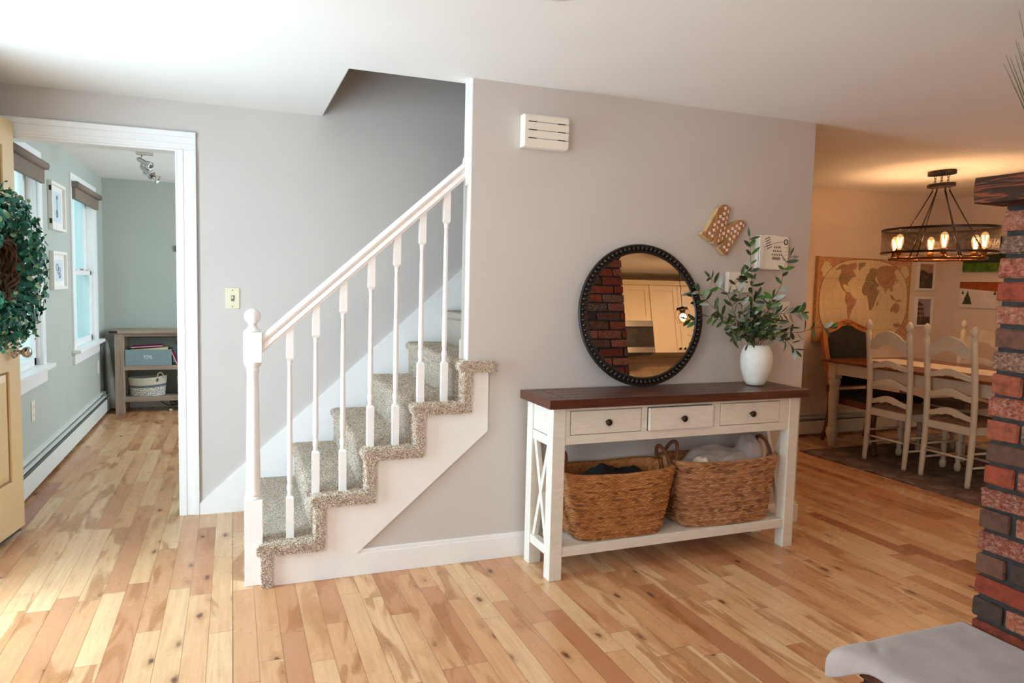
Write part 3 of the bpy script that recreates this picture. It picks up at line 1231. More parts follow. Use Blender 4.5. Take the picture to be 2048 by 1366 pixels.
for k in range(70):
    a = rg.random() * 2 * pi
    p0 = wp(a, .33, .04)
    p1 = wp(a + rg.uniform(-.2, .2), .36 + rg.random() * .045, .04 + rg.uniform(-.03, .05))
    lf.mat = 1
    lf.tube([p0, (p0 + p1) / 2, p1], .0012, 4)
    for m_ in range(5):
        pp = p0.lerp(p1, .3 + .18 * m_)
        out = Vector((rg.uniform(-1, 1), rg.uniform(-1, 1), rg.uniform(-1, 1))).normalized()
        s = out.orthogonal().normalized()
        u = s.cross(out)
        R = rg.uniform(.007, .012)
        pp = pp + s * R
        lf.mat = rg.choice((0, 1, 1, 2))
        lf.add([pp] + [pp + s * R * cos(i * pi / 4) + u * R * sin(i * pi / 4) + out * R * .3 * abs(cos(i * pi / 4)) for i in range(8)], [(0, 1 + i, 1 + (i + 1) % 8) for i in range(8)], True)
lf.mat = 0
lf.build('foliage', ['wreath_deep', 'wreath_mid', 'wreath_light'], wr, recalc=False)


# ------------------------------------------------------------------ wall plates and boxes
def plate(name, label, cat, cx, cz, w, h, y=D, mat='plastic_white', kind='toggle', group=None, axis='y'):
    """cover plate on a wall facing -y (axis y) or +x (axis x, cx is y)"""
    def bx(mb, a0, a1, n0, n1, z0, z1):
        if axis == 'y':
            mb.box(a0, a1, y - n1, y - n0, z0, z1)
        else:
            mb.box(y + n0, y + n1, a0, a1, z0, z1)
    loc = (cx, y, cz) if axis == 'y' else (y, cx, cz)
    r = empty(name, loc, label, cat, group)
    m = MB()
    bx(m, cx - w / 2, cx + w / 2, 0, .006, cz - h / 2, cz + h / 2)
    m.build('cover_plate', mat, r, bevel=.002)
    if kind == 'toggle':
        m = MB(); bx(m, cx - .008, cx + .008, .004, .009, cz - .016, cz + .016); m.build('switch_collar', 'plastic_grey', r)
        m = MB(); bx(m, cx - .005, cx + .005, .006, .018, cz - .002, cz + .012); m.build('toggle', mat, r, bevel=.001)
        for s in (-1, 1):
            m = MB(); bx(m, cx - .003, cx + .003, .005, .0075, cz + s * h * .38 - .003, cz + s * h * .38 + .003); m.build('screw', 'plastic_grey', r)
    elif kind == 'rocker':
        m = MB(); bx(m, cx - .017, cx + .017, .004, .009, cz - .033, cz + .033); m.build('rocker', mat, r, bevel=.002)
    elif kind == 'outlet':
        for s in (-1, 1):
            m = MB(); bx(m, cx - .015, cx + .015, .004, .009, cz + s * .024 - .015, cz + s * .024 + .015); so = m.build('socket', mat, r, bevel=.002)
            m = MB(); bx(m, cx - .007, cx - .005, .008, .0095, cz + s * .024 - .004, cz + s * .024 + .006); bx(m, cx + .005, cx + .007, .008, .0095, cz + s * .024 - .004, cz + s * .024 + .006)
            m.build('slots', 'dark_slot', so)
    return r


plate('light_switch', 'ivory toggle light switch on the wall left of the handrail', 'light switch', 0, 1.235, .074, .120, y=B, mat='plastic_ivory')
plate('light_switch', 'white rocker switch plate behind the olive stems near the wall end', 'light switch', 2.917, 1.231, .076, .122, mat='plastic_white', kind='rocker')
plate('wall_outlet', 'white outlet on the playroom wall below the nearer window', 'outlet', 5.36, .47, .075, .13, y=-1.2, kind='outlet', axis='x')
plate('wall_outlet', 'white outlet low in the far left corner below the farther window', 'outlet', 7.78, .47, .07, .125, y=-1.2, kind='outlet', axis='x')
plate('wall_outlet', 'beige outlet on the dining wall beside the near table leg', 'outlet', 5.02, .55, .075, .12, y=FY, kind='outlet', mat='plastic_ivory')

# door chime
ch = empty('door_chime', (1.40, D, 2.0), 'white slotted plastic chime box high on the wall', 'door chime')
MB().prism([(D, 2.003), (D - .05, 2.003), (D - .058, 2.014), (D - .058, 2.145), (D - .05, 2.156), (D, 2.156)], 1.283, 1.515, 'x').build('housing', 'plastic_white', ch, bevel=.004)
for zz in (2.12, 2.082, 2.044):
    g = MB().box(1.300, 1.515, D - .0585, D - .0572, zz - .0012, zz + .0012)
    g.build('groove', 'plastic_grey', ch)
    for xa_ in (1.305, 1.455):
        MB().box(xa_, xa_ + .04, D - .0592, D - .057, zz - .0022, zz + .0022).build('sound_slot', 'dark_slot', ch)

# thermostat
th = empty('thermostat', (2.585, D, 1.34), 'white thermostat with a small display behind the olive leaves', 'thermostat')
MB().box(2.505, 2.665, D - .03, D, 1.337, 1.45).build('housing', 'plastic_white', th, bevel=.004)
MB().box(2.575, 2.63, D - .0315, D - .029, 1.405, 1.43).build('display', 'dark_slot', th)
MB().box(2.575, 2.63, D - .033, D - .029, 1.392, 1.399).build('button', 'plastic_grey', th)

# alarm keypad
ak = empty('alarm_panel', (2.79, D, 1.467), 'large beige wall keypad with printed symbols and slanted slots above the vase', 'alarm panel')
MB().prism([(2.693, 1.467), (2.888, 1.467), (2.893, 1.475), (2.893, 1.645), (2.885, 1.651), (2.79, 1.658), (2.70, 1.655), (2.693, 1.648)], D - .04, D).build('housing', 'plastic_white', ak, bevel=.004)
Y_ = D - .0405
MB().box(2.693, 2.722, Y_ - .003, D - .03, 1.470, 1.60).build('side_grip', 'frame_white', ak, bevel=.003)
vt = MB()
for k in range(5):
    a = Vector((2.728 + .004 * k, Y_, 1.632 - .013 * k))
    vt.bar(a, a + Vector((.032, 0, .014)), .002, .0035, (0, 0, 1))
vt.build('vent_slots', 'dark_slot', ak)
rgm = MB()
rgm.tube([(2.872 + .011 * cos(2 * pi * i / 20), Y_, 1.622 + .014 * sin(2 * pi * i / 20)) for i in range(20)], .0028, 6, True)
rgm.build('round_button', 'dark_slot', ak)
cv = MB()
cv.tube([(2.715 + .15 * t, Y_, 1.588 + .034 * sin(t * pi / 2)) for t in [i / 12 for i in range(13)]], .0013, 5)
cv.build('raised_line', 'ink_grey', ak)
for k, (zz, n, x0, r) in enumerate(((1.592, 4, 2.795, .0055), (1.571, 5, 2.790, .005), (1.551, 6, 2.783, .0052), (1.530, 3, 2.791, .0075))):
    step = .0125 if n > 3 else .019
    for i in range(n):
        bt = MB()
        cx = x0 + step * i
        if n == 3:
            bt.tube([(cx + r * cos(a * pi / 6), Y_, zz + r * .9 * sin(a * pi / 6)) for a in range(12)], .0020, 5, True)
            bt.ball(cx, Y_, zz, .0025, .002, .0025, 8, 6)
        else:
            bt.box(cx - r * .7, cx + r * .7, Y_ - .0012, Y_ + .001, zz - r, zz + r * .3)
            bt.ball(cx, Y_, zz + r * .9, r * .45, .0015, r * .5, 8, 6)
        bt.build('printed_symbol', 'ink_grey', ak)
    bt = MB()
    bt.box(2.866, 2.882, Y_ - .0008, Y_ + .001, zz - .0015, zz + .0005)
    bt.build('printed_mark', 'ink_grey', ak)

# letter M
lm = empty('wall_letter', (2.45, D, 1.53), 'tilted carved wooden letter M with white inlaid stars', 'letter')
MO = [(2.434, 1.801), (2.46, 1.805), (2.489, 1.786), (2.471, 1.687), (2.553, 1.728), (2.576, 1.726), (2.598, 1.705), (2.564, 1.662), (2.479, 1.536), (2.461, 1.537), (2.422, 1.574), (2.471, 1.622), (2.408, 1.589), (2.385, 1.596), (2.417, 1.674), (2.386, 1.613), (2.369, 1.606), (2.311, 1.64), (2.317, 1.653), (2.337, 1.656), (2.411, 1.783)]
lmb = MB()
lmb.prism(MO, D - .042, D - .002)
lmb.mi = [0 if i < 2 else 1 for i in range(len(lmb.mi))]
lmb.build('body', ['letter_wood', 'letter_edge'], lm, bevel=.0025)
SO = [(2.454, 1.784), (2.473, 1.767), (2.448, 1.755), (2.424, 1.739), (2.467, 1.735), (2.444, 1.727), (2.415, 1.709), (2.461, 1.709), (2.438, 1.695), (2.39, 1.694), (2.456, 1.679), (2.386, 1.666), (2.41, 1.68), (2.359, 1.648), (2.378, 1.634), (2.43, 1.665), (2.425, 1.639), (2.45, 1.651), (2.443, 1.624), (2.42, 1.61), (2.479, 1.664), (2.47, 1.638), (2.506, 1.679), (2.5, 1.654), (2.534, 1.695), (2.524, 1.666), (2.559, 1.709), (2.55, 1.683), (2.577, 1.699), (2.543, 1.655), (2.518, 1.637), (2.492, 1.622), (2.51, 1.609), (2.486, 1.593), (2.457, 1.578), (2.476, 1.564)]
sm_ = MB()
small = {1, 4, 7, 10, 12, 15, 16, 18, 19, 21, 23, 28, 29, 32, 15}
for k, (x, z) in enumerate(SO):
    R = .0115
    asp = .42 if k in small else 1.
    pts = []
    for i in range(8):
        a = radians(52 + 45 * i)
        rr = R if i % 2 == 0 else R * .52
        pts.append((x + rr * cos(a) * asp, z + rr * sin(a)))
    sm_.prism(pts, D - .0432, D - .041)
sm_.build('inlay', 'inlay_white', lm)

# ------------------------------------------------------------------ console table
TR = empty('console_table', (2.045, 3.09, 0), 'long white distressed console table with dark wood top and three drawers', 'console table', rz=radians(1.2))
RM = Matrix.Translation((2.045, 3.09, 0)) @ Matrix.Rotation(radians(1.2), 4, 'Z') @ Matrix.Translation((-2.045, -3.09, 0))


def tb(name, mb, mat, parent=TR, bevel=.002, **kw):
    """part of the console given in unrotated world numbers"""
    off = Vector((2.045, 3.09, 0))
    mb.v = [(p[0] - off.x, p[1] - off.y, p[2] - off.z) for p in mb.v]
    return mb.build(name, mat, parent, local=True, bevel=bevel, **kw)


TX0, TX1, TY0, TY1 = 1.335, 2.765, 2.925, 3.215
tp = MB()
tp.box(1.302, 2.798, 2.894, 3.232, .803, .8445)
tb('tabletop', tp, 'console_top', bevel=.002)
gv = MB()
for y in (2.955, 3.185):
    gv.box(1.302, 2.798, y - .0008, y + .0008, .8436, .8449)
for x in (1.395, 2.705):
    gv.box(x - .0008, x + .0008, 2.955, 3.185, .8436, .8449)
for y in (3.03, 3.108):
    gv.box(1.395, 2.705, y - .0006, y + .0006, .8436, .8448)
gro = tb('plank_joint', gv, 'dark_slot', bevel=0)
LW = .064
for x0 in (TX0, TX1 - LW):
    for y0 in (TY0, TY1 - .06):
        tb('leg', MB().box(x0, x0 + LW, y0, y0 + .06, 0, .803), 'distressed_white', bevel=.003)
# apron frame round the drawers
ap = MB()
ap.box(TX0 + LW, TX1 - LW, TY0 + .006, TY0 + .03, .786, .803)
ap.box(TX0 + LW, TX1 - LW, TY0 + .006, TY0 + .03, .630, .672)
DRX = [(1.426, 1.803, .0), (1.836, 2.210, .016), (2.262, 2.640, .0)]
edges = [TX0 + LW, 1.426, 1.803, 1.836, 2.210, 2.262, 2.640, TX1 - LW]
for k in range(0, 8, 2):
    ap.box(edges[k] + (0 if k == 0 else .001), edges[k + 1] - (0 if k == 6 else .001), TY0 + .006, TY0 + .03, .672, .786)
ap.box(TX0 + LW, TX1 - LW, TY1 - .03, TY1 - .006, .63, .803)
ap.box(TX0 + LW, TX1 - LW, TY0 + .03, TY1 - .03, .665, .671)
tb('apron', ap, 'distressed_white')
for k, (a, b, pull) in enumerate(DRX):
    d = MB()
    d.box(a + .003, b - .003, TY0 + .004 - pull, TY0 + .024 - pull, .6745, .7835)
    d.box(a + .01, b - .01, TY0 + .024 - pull, TY0 + .2, .678, .775)
    dr = tb('drawer', d, 'distressed_white', bevel=.003)
    kx = (a + b) / 2
    kk = MB()
    Mk = Matrix.Translation((kx, TY0 + .004 - pull, .728)) @ Matrix.Rotation(radians(90), 4, 'X')
    kk.lathe([(.007, 0), (.006, .010), (.010, .014), (.0155, .018), (.016, .023), (.012, .028), (.004, .030)], 0, 0, 0, 20, Mk)
    tb('knob', kk, 'bronze', dr, bevel=0)
# side panels with X braces
for xs0, nm in ((TX0 + .008, 'l'), (TX1 - .008 - .03, 'r')):
    s = MB()
    s.box(xs0, xs0 + .03, TY0 + .06, TY1 - .06, .667, .797)
    tb('side_panel', s, 'distressed_white')
    for za, zb_ in ((.62, .665), (.107, .150)):
        tb('side_rail', MB().box(xs0 - .003, xs0 + .033, TY0 + .06, TY1 - .06, za, zb_), 'distressed_white')
    for sgn, off in ((1, 0), (-1, .0015)):
        p0 = Vector((xs0 + .015 + off, (TY0 + .072) if sgn > 0 else (TY1 - .072), .148))
        p1 = Vector((xs0 + .015 + off, (TY1 - .072) if sgn > 0 else (TY0 + .072), .622))
        tb('cross_brace', MB().bar(p0, p1, .022, .026, (0, 1, 0)), 'distressed_white')
sh = MB()
sh.box(TX0 + LW, TX1 - LW, TY0 + .012, TY1 - .01, .132, .152)
tb('shelf', sh, 'distressed_white', bevel=.001)
for ya in (TY0 + .006, TY1 - .03):
    tb('shelf_rail', MB().box(TX0 + LW, TX1 - LW, ya, ya + .024, .106, .150), 'distressed_white')

# ------------------------------------------------------------------ round mirror leaning on the wall
MT = radians(6.5)
mc = Vector((1.948, 3.185, .846 + .366))
mr = empty('round_mirror', (1.948, 3.14, .846), 'large round mirror with dark beaded frame leaning on the console', 'mirror')
MM = Matrix.Translation(mc) @ Matrix.Rotation(-MT, 4, 'X') @ Matrix.Rotation(radians(90), 4, 'X')
# local z of MM points towards -y (the room)
Ro = .3625
f = MB()
f.lathe([(Ro - .046, -.010), (Ro - .002, -.010), (Ro, -.004), (Ro, .004), (Ro - .006, .010), (Ro - .010, .006), (Ro - .034, .006), (Ro - .040, .012), (Ro - .046, .006)], 0, 0, 0, 120, MM)
f.f = f.f[:-2]; f.mi = f.mi[:-2]; f.sm = f.sm[:-2]
b_ = len(f.v)
n_ = 120
for i in range(n_):
    j = (i + 1) % n_
    f.f.append((8 * n_ + i, 8 * n_ + j, j, i)); f.mi.append(0); f.sm.append(True)
frame = f.build('frame', 'black_metal', mr)
bd = MB()
NB = 84
for k in range(NB):
    a = 2 * pi * k / NB
    s = MB()
    s.ball(0, 0, 0, .0135, .0095, .0125, 10, 8)
    Mb = MM @ Matrix.Rotation(a, 4, 'Z') @ Matrix.Translation((Ro - .022, 0, .010))
    s.xf(Mb)
    bd.add(s.v, s.f, True)
bd.build('beading', 'bronze', frame)
g = MB()
g.lathe([(Ro - .042, -.006), (Ro - .042, .0035)], 0, 0, 0, 120, MM, smooth=False)
g.build('glass', 'mirror_silver', mr)

# ------------------------------------------------------------------ vase with olive branches
VX, VY, VZ = 2.612, 3.105, .8475
vs_ = empty('vase', (VX, VY, VZ), 'tall speckled off white ceramic vase at the right end of the console', 'vase')
v = MB()
pr_ = [(.040, 0), (.047, .003), (.058, .022), (.070, .055), (.079, .09), (.0835, .12), (.083, .15), (.077, .18), (.067, .202), (.058, .213), (.054, .215), (.050, .210), (.060, .19), (.070, .14), (.05, .02)]
v.lathe([(r, z) for r, z in pr_], VX, VY, VZ, 48)
v.build('body', 'vase_glaze', vs_)

OB = {
    'tall': ([(2.598, 1.054), (2.573, 1.29), (2.563, 1.433), (2.557, 1.552), (2.55, 1.634)], 'tallest upright olive branch in the vase reaching over the wall keypad', 0.03),
    'rightup': ([(2.615, 1.077), (2.687, 1.276), (2.748, 1.376), (2.761, 1.468), (2.804, 1.546)], 'second tallest olive branch, leaning right up to the keypad edge', 0.0),
    'farleft': ([(2.578, 1.069), (2.451, 1.176), (2.366, 1.242), (2.31, 1.294), (2.276, 1.337)], 'olive branch reaching farthest left towards the mirror', .07),
    'leftlow': ([(2.578, 1.069), (2.481, 1.13), (2.387, 1.183), (2.279, 1.212)], 'low olive branch spreading left just under the farthest left one', -.02),
    'leftup': ([(2.578, 1.069), (2.476, 1.213), (2.433, 1.325), (2.386, 1.361), (2.343, 1.412)], 'olive branch ending just left of the thermostat', .07),
    'midleft': ([(2.587, 1.069), (2.513, 1.213), (2.47, 1.326), (2.438, 1.4), (2.500, 1.445)], 'olive branch with bright leaves crossing in front of the thermostat', -.02),
    'right': ([(2.625, 1.069), (2.736, 1.122), (2.872, 1.13), (2.96, 1.153), (3.061, 1.157)], 'longest olive branch arching right past the wall end', -.05),
    'rightmid': ([(2.615, 1.069), (2.691, 1.215), (2.777, 1.23), (2.884, 1.239)], 'olive branch spreading right in front of the switch plate', -.02),
    'lowright': ([(2.625, 1.069), (2.699, 1.107), (2.757, 1.091), (2.81, 1.036)], 'short olive branch drooping down to the right of the vase', -.07),
    'lowleft': ([(2.578, 1.069), (2.538, 1.108), (2.485, 1.07)], 'short olive sprig with bright leaves drooping left over the vase rim', -.08),
    'center': ([(2.597, 1.069), (2.608, 1.191), (2.651, 1.252), (2.657, 1.314)], 'short upright olive branch in the thick middle of the bunch', -.05),
    'leftarm': ([(2.578, 1.069), (2.49, 1.138), (2.417, 1.131), (2.378, 1.108)], 'lowest left olive branch bending down beside the mirror', -.09),
    'center2': ([(2.597, 1.069), (2.571, 1.176), (2.593, 1.282), (2.627, 1.328)], 'short leafy olive branch just behind the middle of the bunch', .03),
}


def catmull(P, n):
    out = []
    P = [P[0]] + P + [P[-1]]
    for i in range(1, len(P) - 2):
        for k in range(n):
            t = k / n
            a, b, c2, d = P[i - 1], P[i], P[i + 1], P[i + 2]
            out.append(.5 * ((2 * b) + (c2 - a) * t + (2 * a - 5 * b + 4 * c2 - d) * t * t + (3 * b - a - 3 * c2 + d) * t ** 3))
    out.append(P[-2])
    return out


ro_ = random.Random(21)


def olive_leaf(mb, p, d, ln, w):
    d = d.normalized()
    s = d.cross(Vector((ro_.uniform(-.5, .5), -1, ro_.uniform(-.5, .5)))).normalized()
    u = s.cross(d)
    if u.y > 0: u = -u
    tilt = ro_.uniform(-.9, .9)
    s2 = s * cos(tilt) + u * sin(tilt)
    u = s2.cross(d)
    curl = ro_.uniform(-.18, .18) * ln
    pts = []
    N = 6
    for i in range(N + 1):
        t = i / N
        ww = w * (sin(pi * min(1, t * .92 + .05)) ** .8) * (1 if i < N else .1)
        ctr = p + d * ln * t + u * curl * sin(t * pi * .8)
        pts += [ctr - s2 * ww / 2 + u * ww * .12, ctr, ctr + s2 * ww / 2 + u * ww * .12]
    fs = []
    for i in range(N):
        a = i * 3
        fs += [(a, a + 1, a + 4, a + 3), (a + 1, a + 2, a + 5, a + 4)]
    mb.add(pts, fs, True)


for key, (pp, lab, dy) in OB.items():
    P3 = [Vector((VX + (pp[0][0] - VX) * .3, VY, .93)), Vector((VX + (pp[0][0] - VX) * .8, VY + dy * .12, 1.06))]
    nP = len(pp)
    for i in range(1, nP):
        P3.append(Vector((pp[i][0], VY + dy * (i / (nP - 1)), pp[i][1])))
    C_ = catmull(P3, 7)
    rb = empty('olive_branch', (VX, VY, 1.06), lab, 'branch', 'olive branches in the vase')
    sm = MB()
    sm.tube(C_, [.0028 - .0018 * i / (len(C_) - 1) for i in range(len(C_))], 6)
    sm.build('stem', 'stem_brown', rb)
    lv = MB()
    acc = 0
    side = 1
    dens = .026 if key not in ('tall', 'rightup', 'right') else .034
    dens = {'center': .013, 'center2': .013, 'rightmid': .016}.get(key, dens)
    for i in range(9, len(C_)):
        acc += (C_[i] - C_[i - 1]).length
        if acc > dens:
            acc = 0
            tdir = (C_[i] - C_[i - 1]).normalized()
            perp = tdir.cross(Vector((0, 1, 0))).normalized()
            for sd in ((side, -side) if ro_.random() < .75 else (side,)):
                dd = tdir * ro_.uniform(.3, 1.0) + perp * sd * ro_.uniform(.6, 1.1) + Vector((0, ro_.uniform(-.8, .3), ro_.uniform(-.2, .1)))
                r = ro_.random()
                lv.mat = 0 if r < .66 else (1 if r < .84 else 2)
                ln = ro_.uniform(.046, .070)
                if (C_[i] + dd.normalized() * ln).y > D - .01: dd.y = -abs(dd.y)
                olive_leaf(lv, C_[i], dd, ln, ro_.uniform(.017, .024))
            side = -side
    lv.mat = 0
    olive_leaf(lv, C_[-1], C_[-1] - C_[-2], .05, .014)
    lv.mat = 0
    lv.build('foliage', ['leaf_green', 'leaf_bright', 'leaf_pale'], rb, recalc=False)
# leaf clusters filling the neck of the bunch belong to the centre branch
lv = MB()
for k in range(85):
    p = Vector((VX + ro_.gauss(-.01, .075), VY + ro_.uniform(-.07, .03), 1.075 + abs(ro_.gauss(.055, .05))))
    r = ro_.random()
    lv.mat = 0 if r < .7 else (1 if r < .85 else 2)
    dd = Vector((p.x - VX + ro_.uniform(-.06, .06), ro_.uniform(-.08, .02), ro_.uniform(-.02, .1)))
    olive_leaf(lv, p, dd, ro_.uniform(.04, .062), ro_.uniform(.013, .019))
lv.mat = 0
cen = [o for o in COL.objects if o.name.startswith('olive_branch') and 'thick middle' in o.get('label', '')][0]
lv.build('leaf_cluster', ['leaf_green', 'leaf_bright', 'leaf_pale'], cen, recalc=False)

# ------------------------------------------------------------------ woven baskets


def basket(cx, cy, z0, hbx, hby, htx, hty, hgt, mat, label, seed, yaw=0.):
    rnd = random.Random(seed)
    R = empty('woven_basket', (cx, cy, z0), label, 'basket', 'woven baskets on the console shelf')
    NU, NV = 720, 190
    ROWS = 15
    M = Matrix.Rotation(yaw, 4, 'Z')

    def ring(a, hx, hy, e=4.6):
        ca, sa = cos(a), sin(a)
        r = (abs(ca) ** e + abs(sa) ** e) ** (-1 / e)
        return hx * r * ca, hy * r * sa

    # arclength-ish table so that the braid keeps one width
    K = 1440
    acc = [0]
    px, py = ring(0, htx, hty)
    for i in range(1, K + 1):
        x, y = ring(2 * pi * i / K, htx, hty)
        acc.append(acc[-1] + sqrt((x - px) ** 2 + (y - py) ** 2))
        px, py = x, y
    tot = acc[-1]
    angs = []
    j = 0
    for i in range(NU):
        tgt = tot * i / NU
        while acc[j + 1] < tgt: j += 1
        fr = (tgt - acc[j]) / (acc[j + 1] - acc[j])
        angs.append(2 * pi * (j + fr) / K)
    NL = round(tot / .030)
    lobes = {}

    def hole(a):
        # dip of the rim under each handle, at the two short ends
        d = min(abs(a), abs(a - 2 * pi), 9)
        d2 = abs(a - pi)
        return max(0, 1 - (min(d, d2) / .30) ** 2)

    verts, strand = [], []
    for jv in range(NV):
        v = jv / (NV - 1)
        for iu in range(NU):
            a = angs[iu]
            t = v
            prof = min(1, (t / .10)) ** .5
            hx = (hbx * (.93 + .07 * prof)) + (htx - hbx) * t ** 1.15
            hy = (hby * (.93 + .07 * prof)) + (hty - hby) * t ** 1.15
            topz = hgt + .014 * cos(2 * a) * 0 + .012 * abs(cos(a)) - hole(a) * .062
            z = topz * v
            row = v * ROWS
            rv = row - math.floor(row)
            s = (rv - .5) * 2
            lu = iu / NU * NL + (1 if s > 0 else 0) * .5 + abs(s) * .65 * (1 if int(row) % 2 == 0 else -1)
            ph = lu - math.floor(lu)
            lobe = (max(0, 1 - (2 * ph - 1) ** 2)) ** .55
            rowh = (max(0, 1 - (abs(s) * 1.0) ** 3.0)) ** .5
            groove = min(1, abs(s) / .16)
            hgtv = .0135 * rowh * (.15 + .85 * lobe) * (.45 + .55 * groove)
            x, y = ring(a, hx + hgtv, hy + hgtv)
            wob = noise.noise(Vector((cos(a) * 1.6 + seed, sin(a) * 1.6, v * 2.2))) * .006
            x += cos(a) * wob
            y += sin(a) * wob
            verts.append((x, y, z))
            kk = (int(row), s > 0, math.floor(lu) % NL)
            if kk not in lobes: lobes[kk] = min(1, max(0, rnd.gauss(.5, .2)))
            strand.append(lobes[kk])
    faces = []
    for jv in range(NV - 1):
        for iu in range(NU):
            i2 = (iu + 1) % NU
            faces.append((jv * NU + iu, jv * NU + i2, (jv + 1) * NU + i2, (jv + 1) * NU + iu))
    # inner wall and base
    base = len(verts)
    NI = 120
    for jv in range(26):
        v = 1 - jv / 25
        for iu in range(NI):
            a = angs[iu * NU // NI]
            hx = hbx + (htx - hbx) * v ** 1.15 - .012
            hy = hby + (hty - hby) * v ** 1.15 - .012
            row = v * ROWS
            hh = .004 * abs(sin(pi * row)) * (.5 + .5 * abs(sin(iu * 1.05)))
            x, y = ring(a, hx - hh, hy - hh)
            topz = hgt + .012 * abs(cos(a)) - hole(a) * .062
            verts.append((x, y, max(.01, topz * v)))
            strand.append(.2 + .6 * rnd.random())
    for jv in range(25):
        for iu in range(NI):
            i2 = (iu + 1) % NI
            faces.append((base + jv * NI + iu, base + (jv + 1) * NI + iu, base + (jv + 1) * NI + i2, base + jv * NI + i2))
    # rim bridge
    top = (NV - 1) * NU
    for iu in range(NI):
        k0, k1 = iu * NU // NI, ((iu + 1) * NU // NI)
        loop = [top + (k % NU) for k in range(k0, k1 + 1)]
        faces.append(tuple(loop) + (base + (iu + 1) % NI, base + iu))
    faces.append(tuple(range(NU))[::-1])
    faces.append(tuple(base + 25 * NI + i for i in range(NI)))
    me = bpy.data.meshes.new('body')
    me.from_pydata([tuple(M @ Vector(p)) for p in verts], [], faces)
    at = me.attributes.new('strand', 'FLOAT', 'POINT')
    at.data.foreach_set('value', strand)
    me.materials.append(MATS[mat])
    me.polygons.foreach_set('use_smooth', [True] * len(faces))
    me.update()
    o = bpy.data.objects.new('body', me)
    link(o, R)
    # wrapped rim coil
    # handles: wrapped arches at both ends
    for sgn in (0, 1):
        ang0 = pi * sgn
        pts = []
        for i in range(25):
            t = i / 24
            aa = ang0 + (.40 - .80 * t)
            x, y = ring(aa % (2 * pi), htx - .001, hty - .001)
            y = y if abs(y) < .062 else .062 * (1 if y > 0 else -1)
            yy = .060 * cos(pi * t) * (1 if sgn == 0 else -1)
            xx = (htx + .002) * (1 if sgn == 0 else -1)
            pts.append(M @ Vector((xx * (1 - .12 * sin(pi * t)), yy, hgt - .035 + .125 * sin(pi * t) ** .75)))
        hb = MB()
        hb.tube(pts, .0085, 10)
        for i in range(0, 24):
            for q in (0., .5):
                p = pts[i].lerp(pts[i + 1], q)
                dd = (pts[i + 1] - pts[i]).normalized()
                s1 = dd.orthogonal().normalized()
                s2 = dd.cross(s1)
                hb.tube([p + (s1 * cos(k * pi / 4) + s2 * sin(k * pi / 4)) * .0088 for k in range(8)], .0016, 4, True)
        ho = hb.build('handle', mat, R, local=True)
    return R


basket(1.740, 3.070, .1525, .236, .124, .300, .140, .315, 'weave_warm', 'golden woven basket on the left, holding black cloth', 3)
basket(2.372, 3.080, .1525, .262, .122, .304, .138, .330, 'weave_dull', 'brown woven basket on the right, holding a grey blanket', 8)


def lump(name, label, cat, cx, cy, z0, rx, ry, h, mat, seed, fold=5):
    o = MB()

    def fn(u, v):
        a = 2 * pi * u
        r = sin(v * pi / 2)
        x, y = rx * r * cos(a), ry * r * sin(a)
        z = h * cos(v * pi / 2) ** .6
        n = noise.noise(Vector((x * 9 + seed, y * 9, seed))) * .5 + noise.noise(Vector((x * fold * 4 + seed, y * 30, 3.))) * .25
        return (cx + x, cy + y, z0 + z + n * .085 * (1 - v * .5))
    o.grid(fn, 90, 40, True, True)
    ob = o.build(name, mat)
    sub = ob.modifiers.new('thick', 'SOLIDIFY'); sub.thickness = .004
    tag(ob, label, cat)
    return ob


lump('folded_clothing', 'black clothing heaped inside the left woven basket', 'clothing', 1.737, 3.085, .30, .235, .095, .165, 'black_cloth', 5, 7)
lump('folded_blanket', 'soft grey blanket piled inside the right woven basket', 'blanket', 2.375, 3.08, .36, .262, .11, .165, 'blanket_grey', 2, 3)
tw_ = lump('folded_towel', 'pale grey fleece bundled at the right end of the right basket', 'blanket', 2.555, 3.06, .42, .075, .075, .165, 'fleece_grey', 12, 6)
tw2 = lump('folded_towel', 'small cream cloth tucked at the front left of the right basket', 'cloth', 2.21, 3.015, .42, .055, .05, .075, 'lace', 15, 6)

# ------------------------------------------------------------------ chimney, hearth, mantel
CX0, CX1, CY1, CY0 = 2.165, 2.84, 1.515, -.25
COURSE = .0716


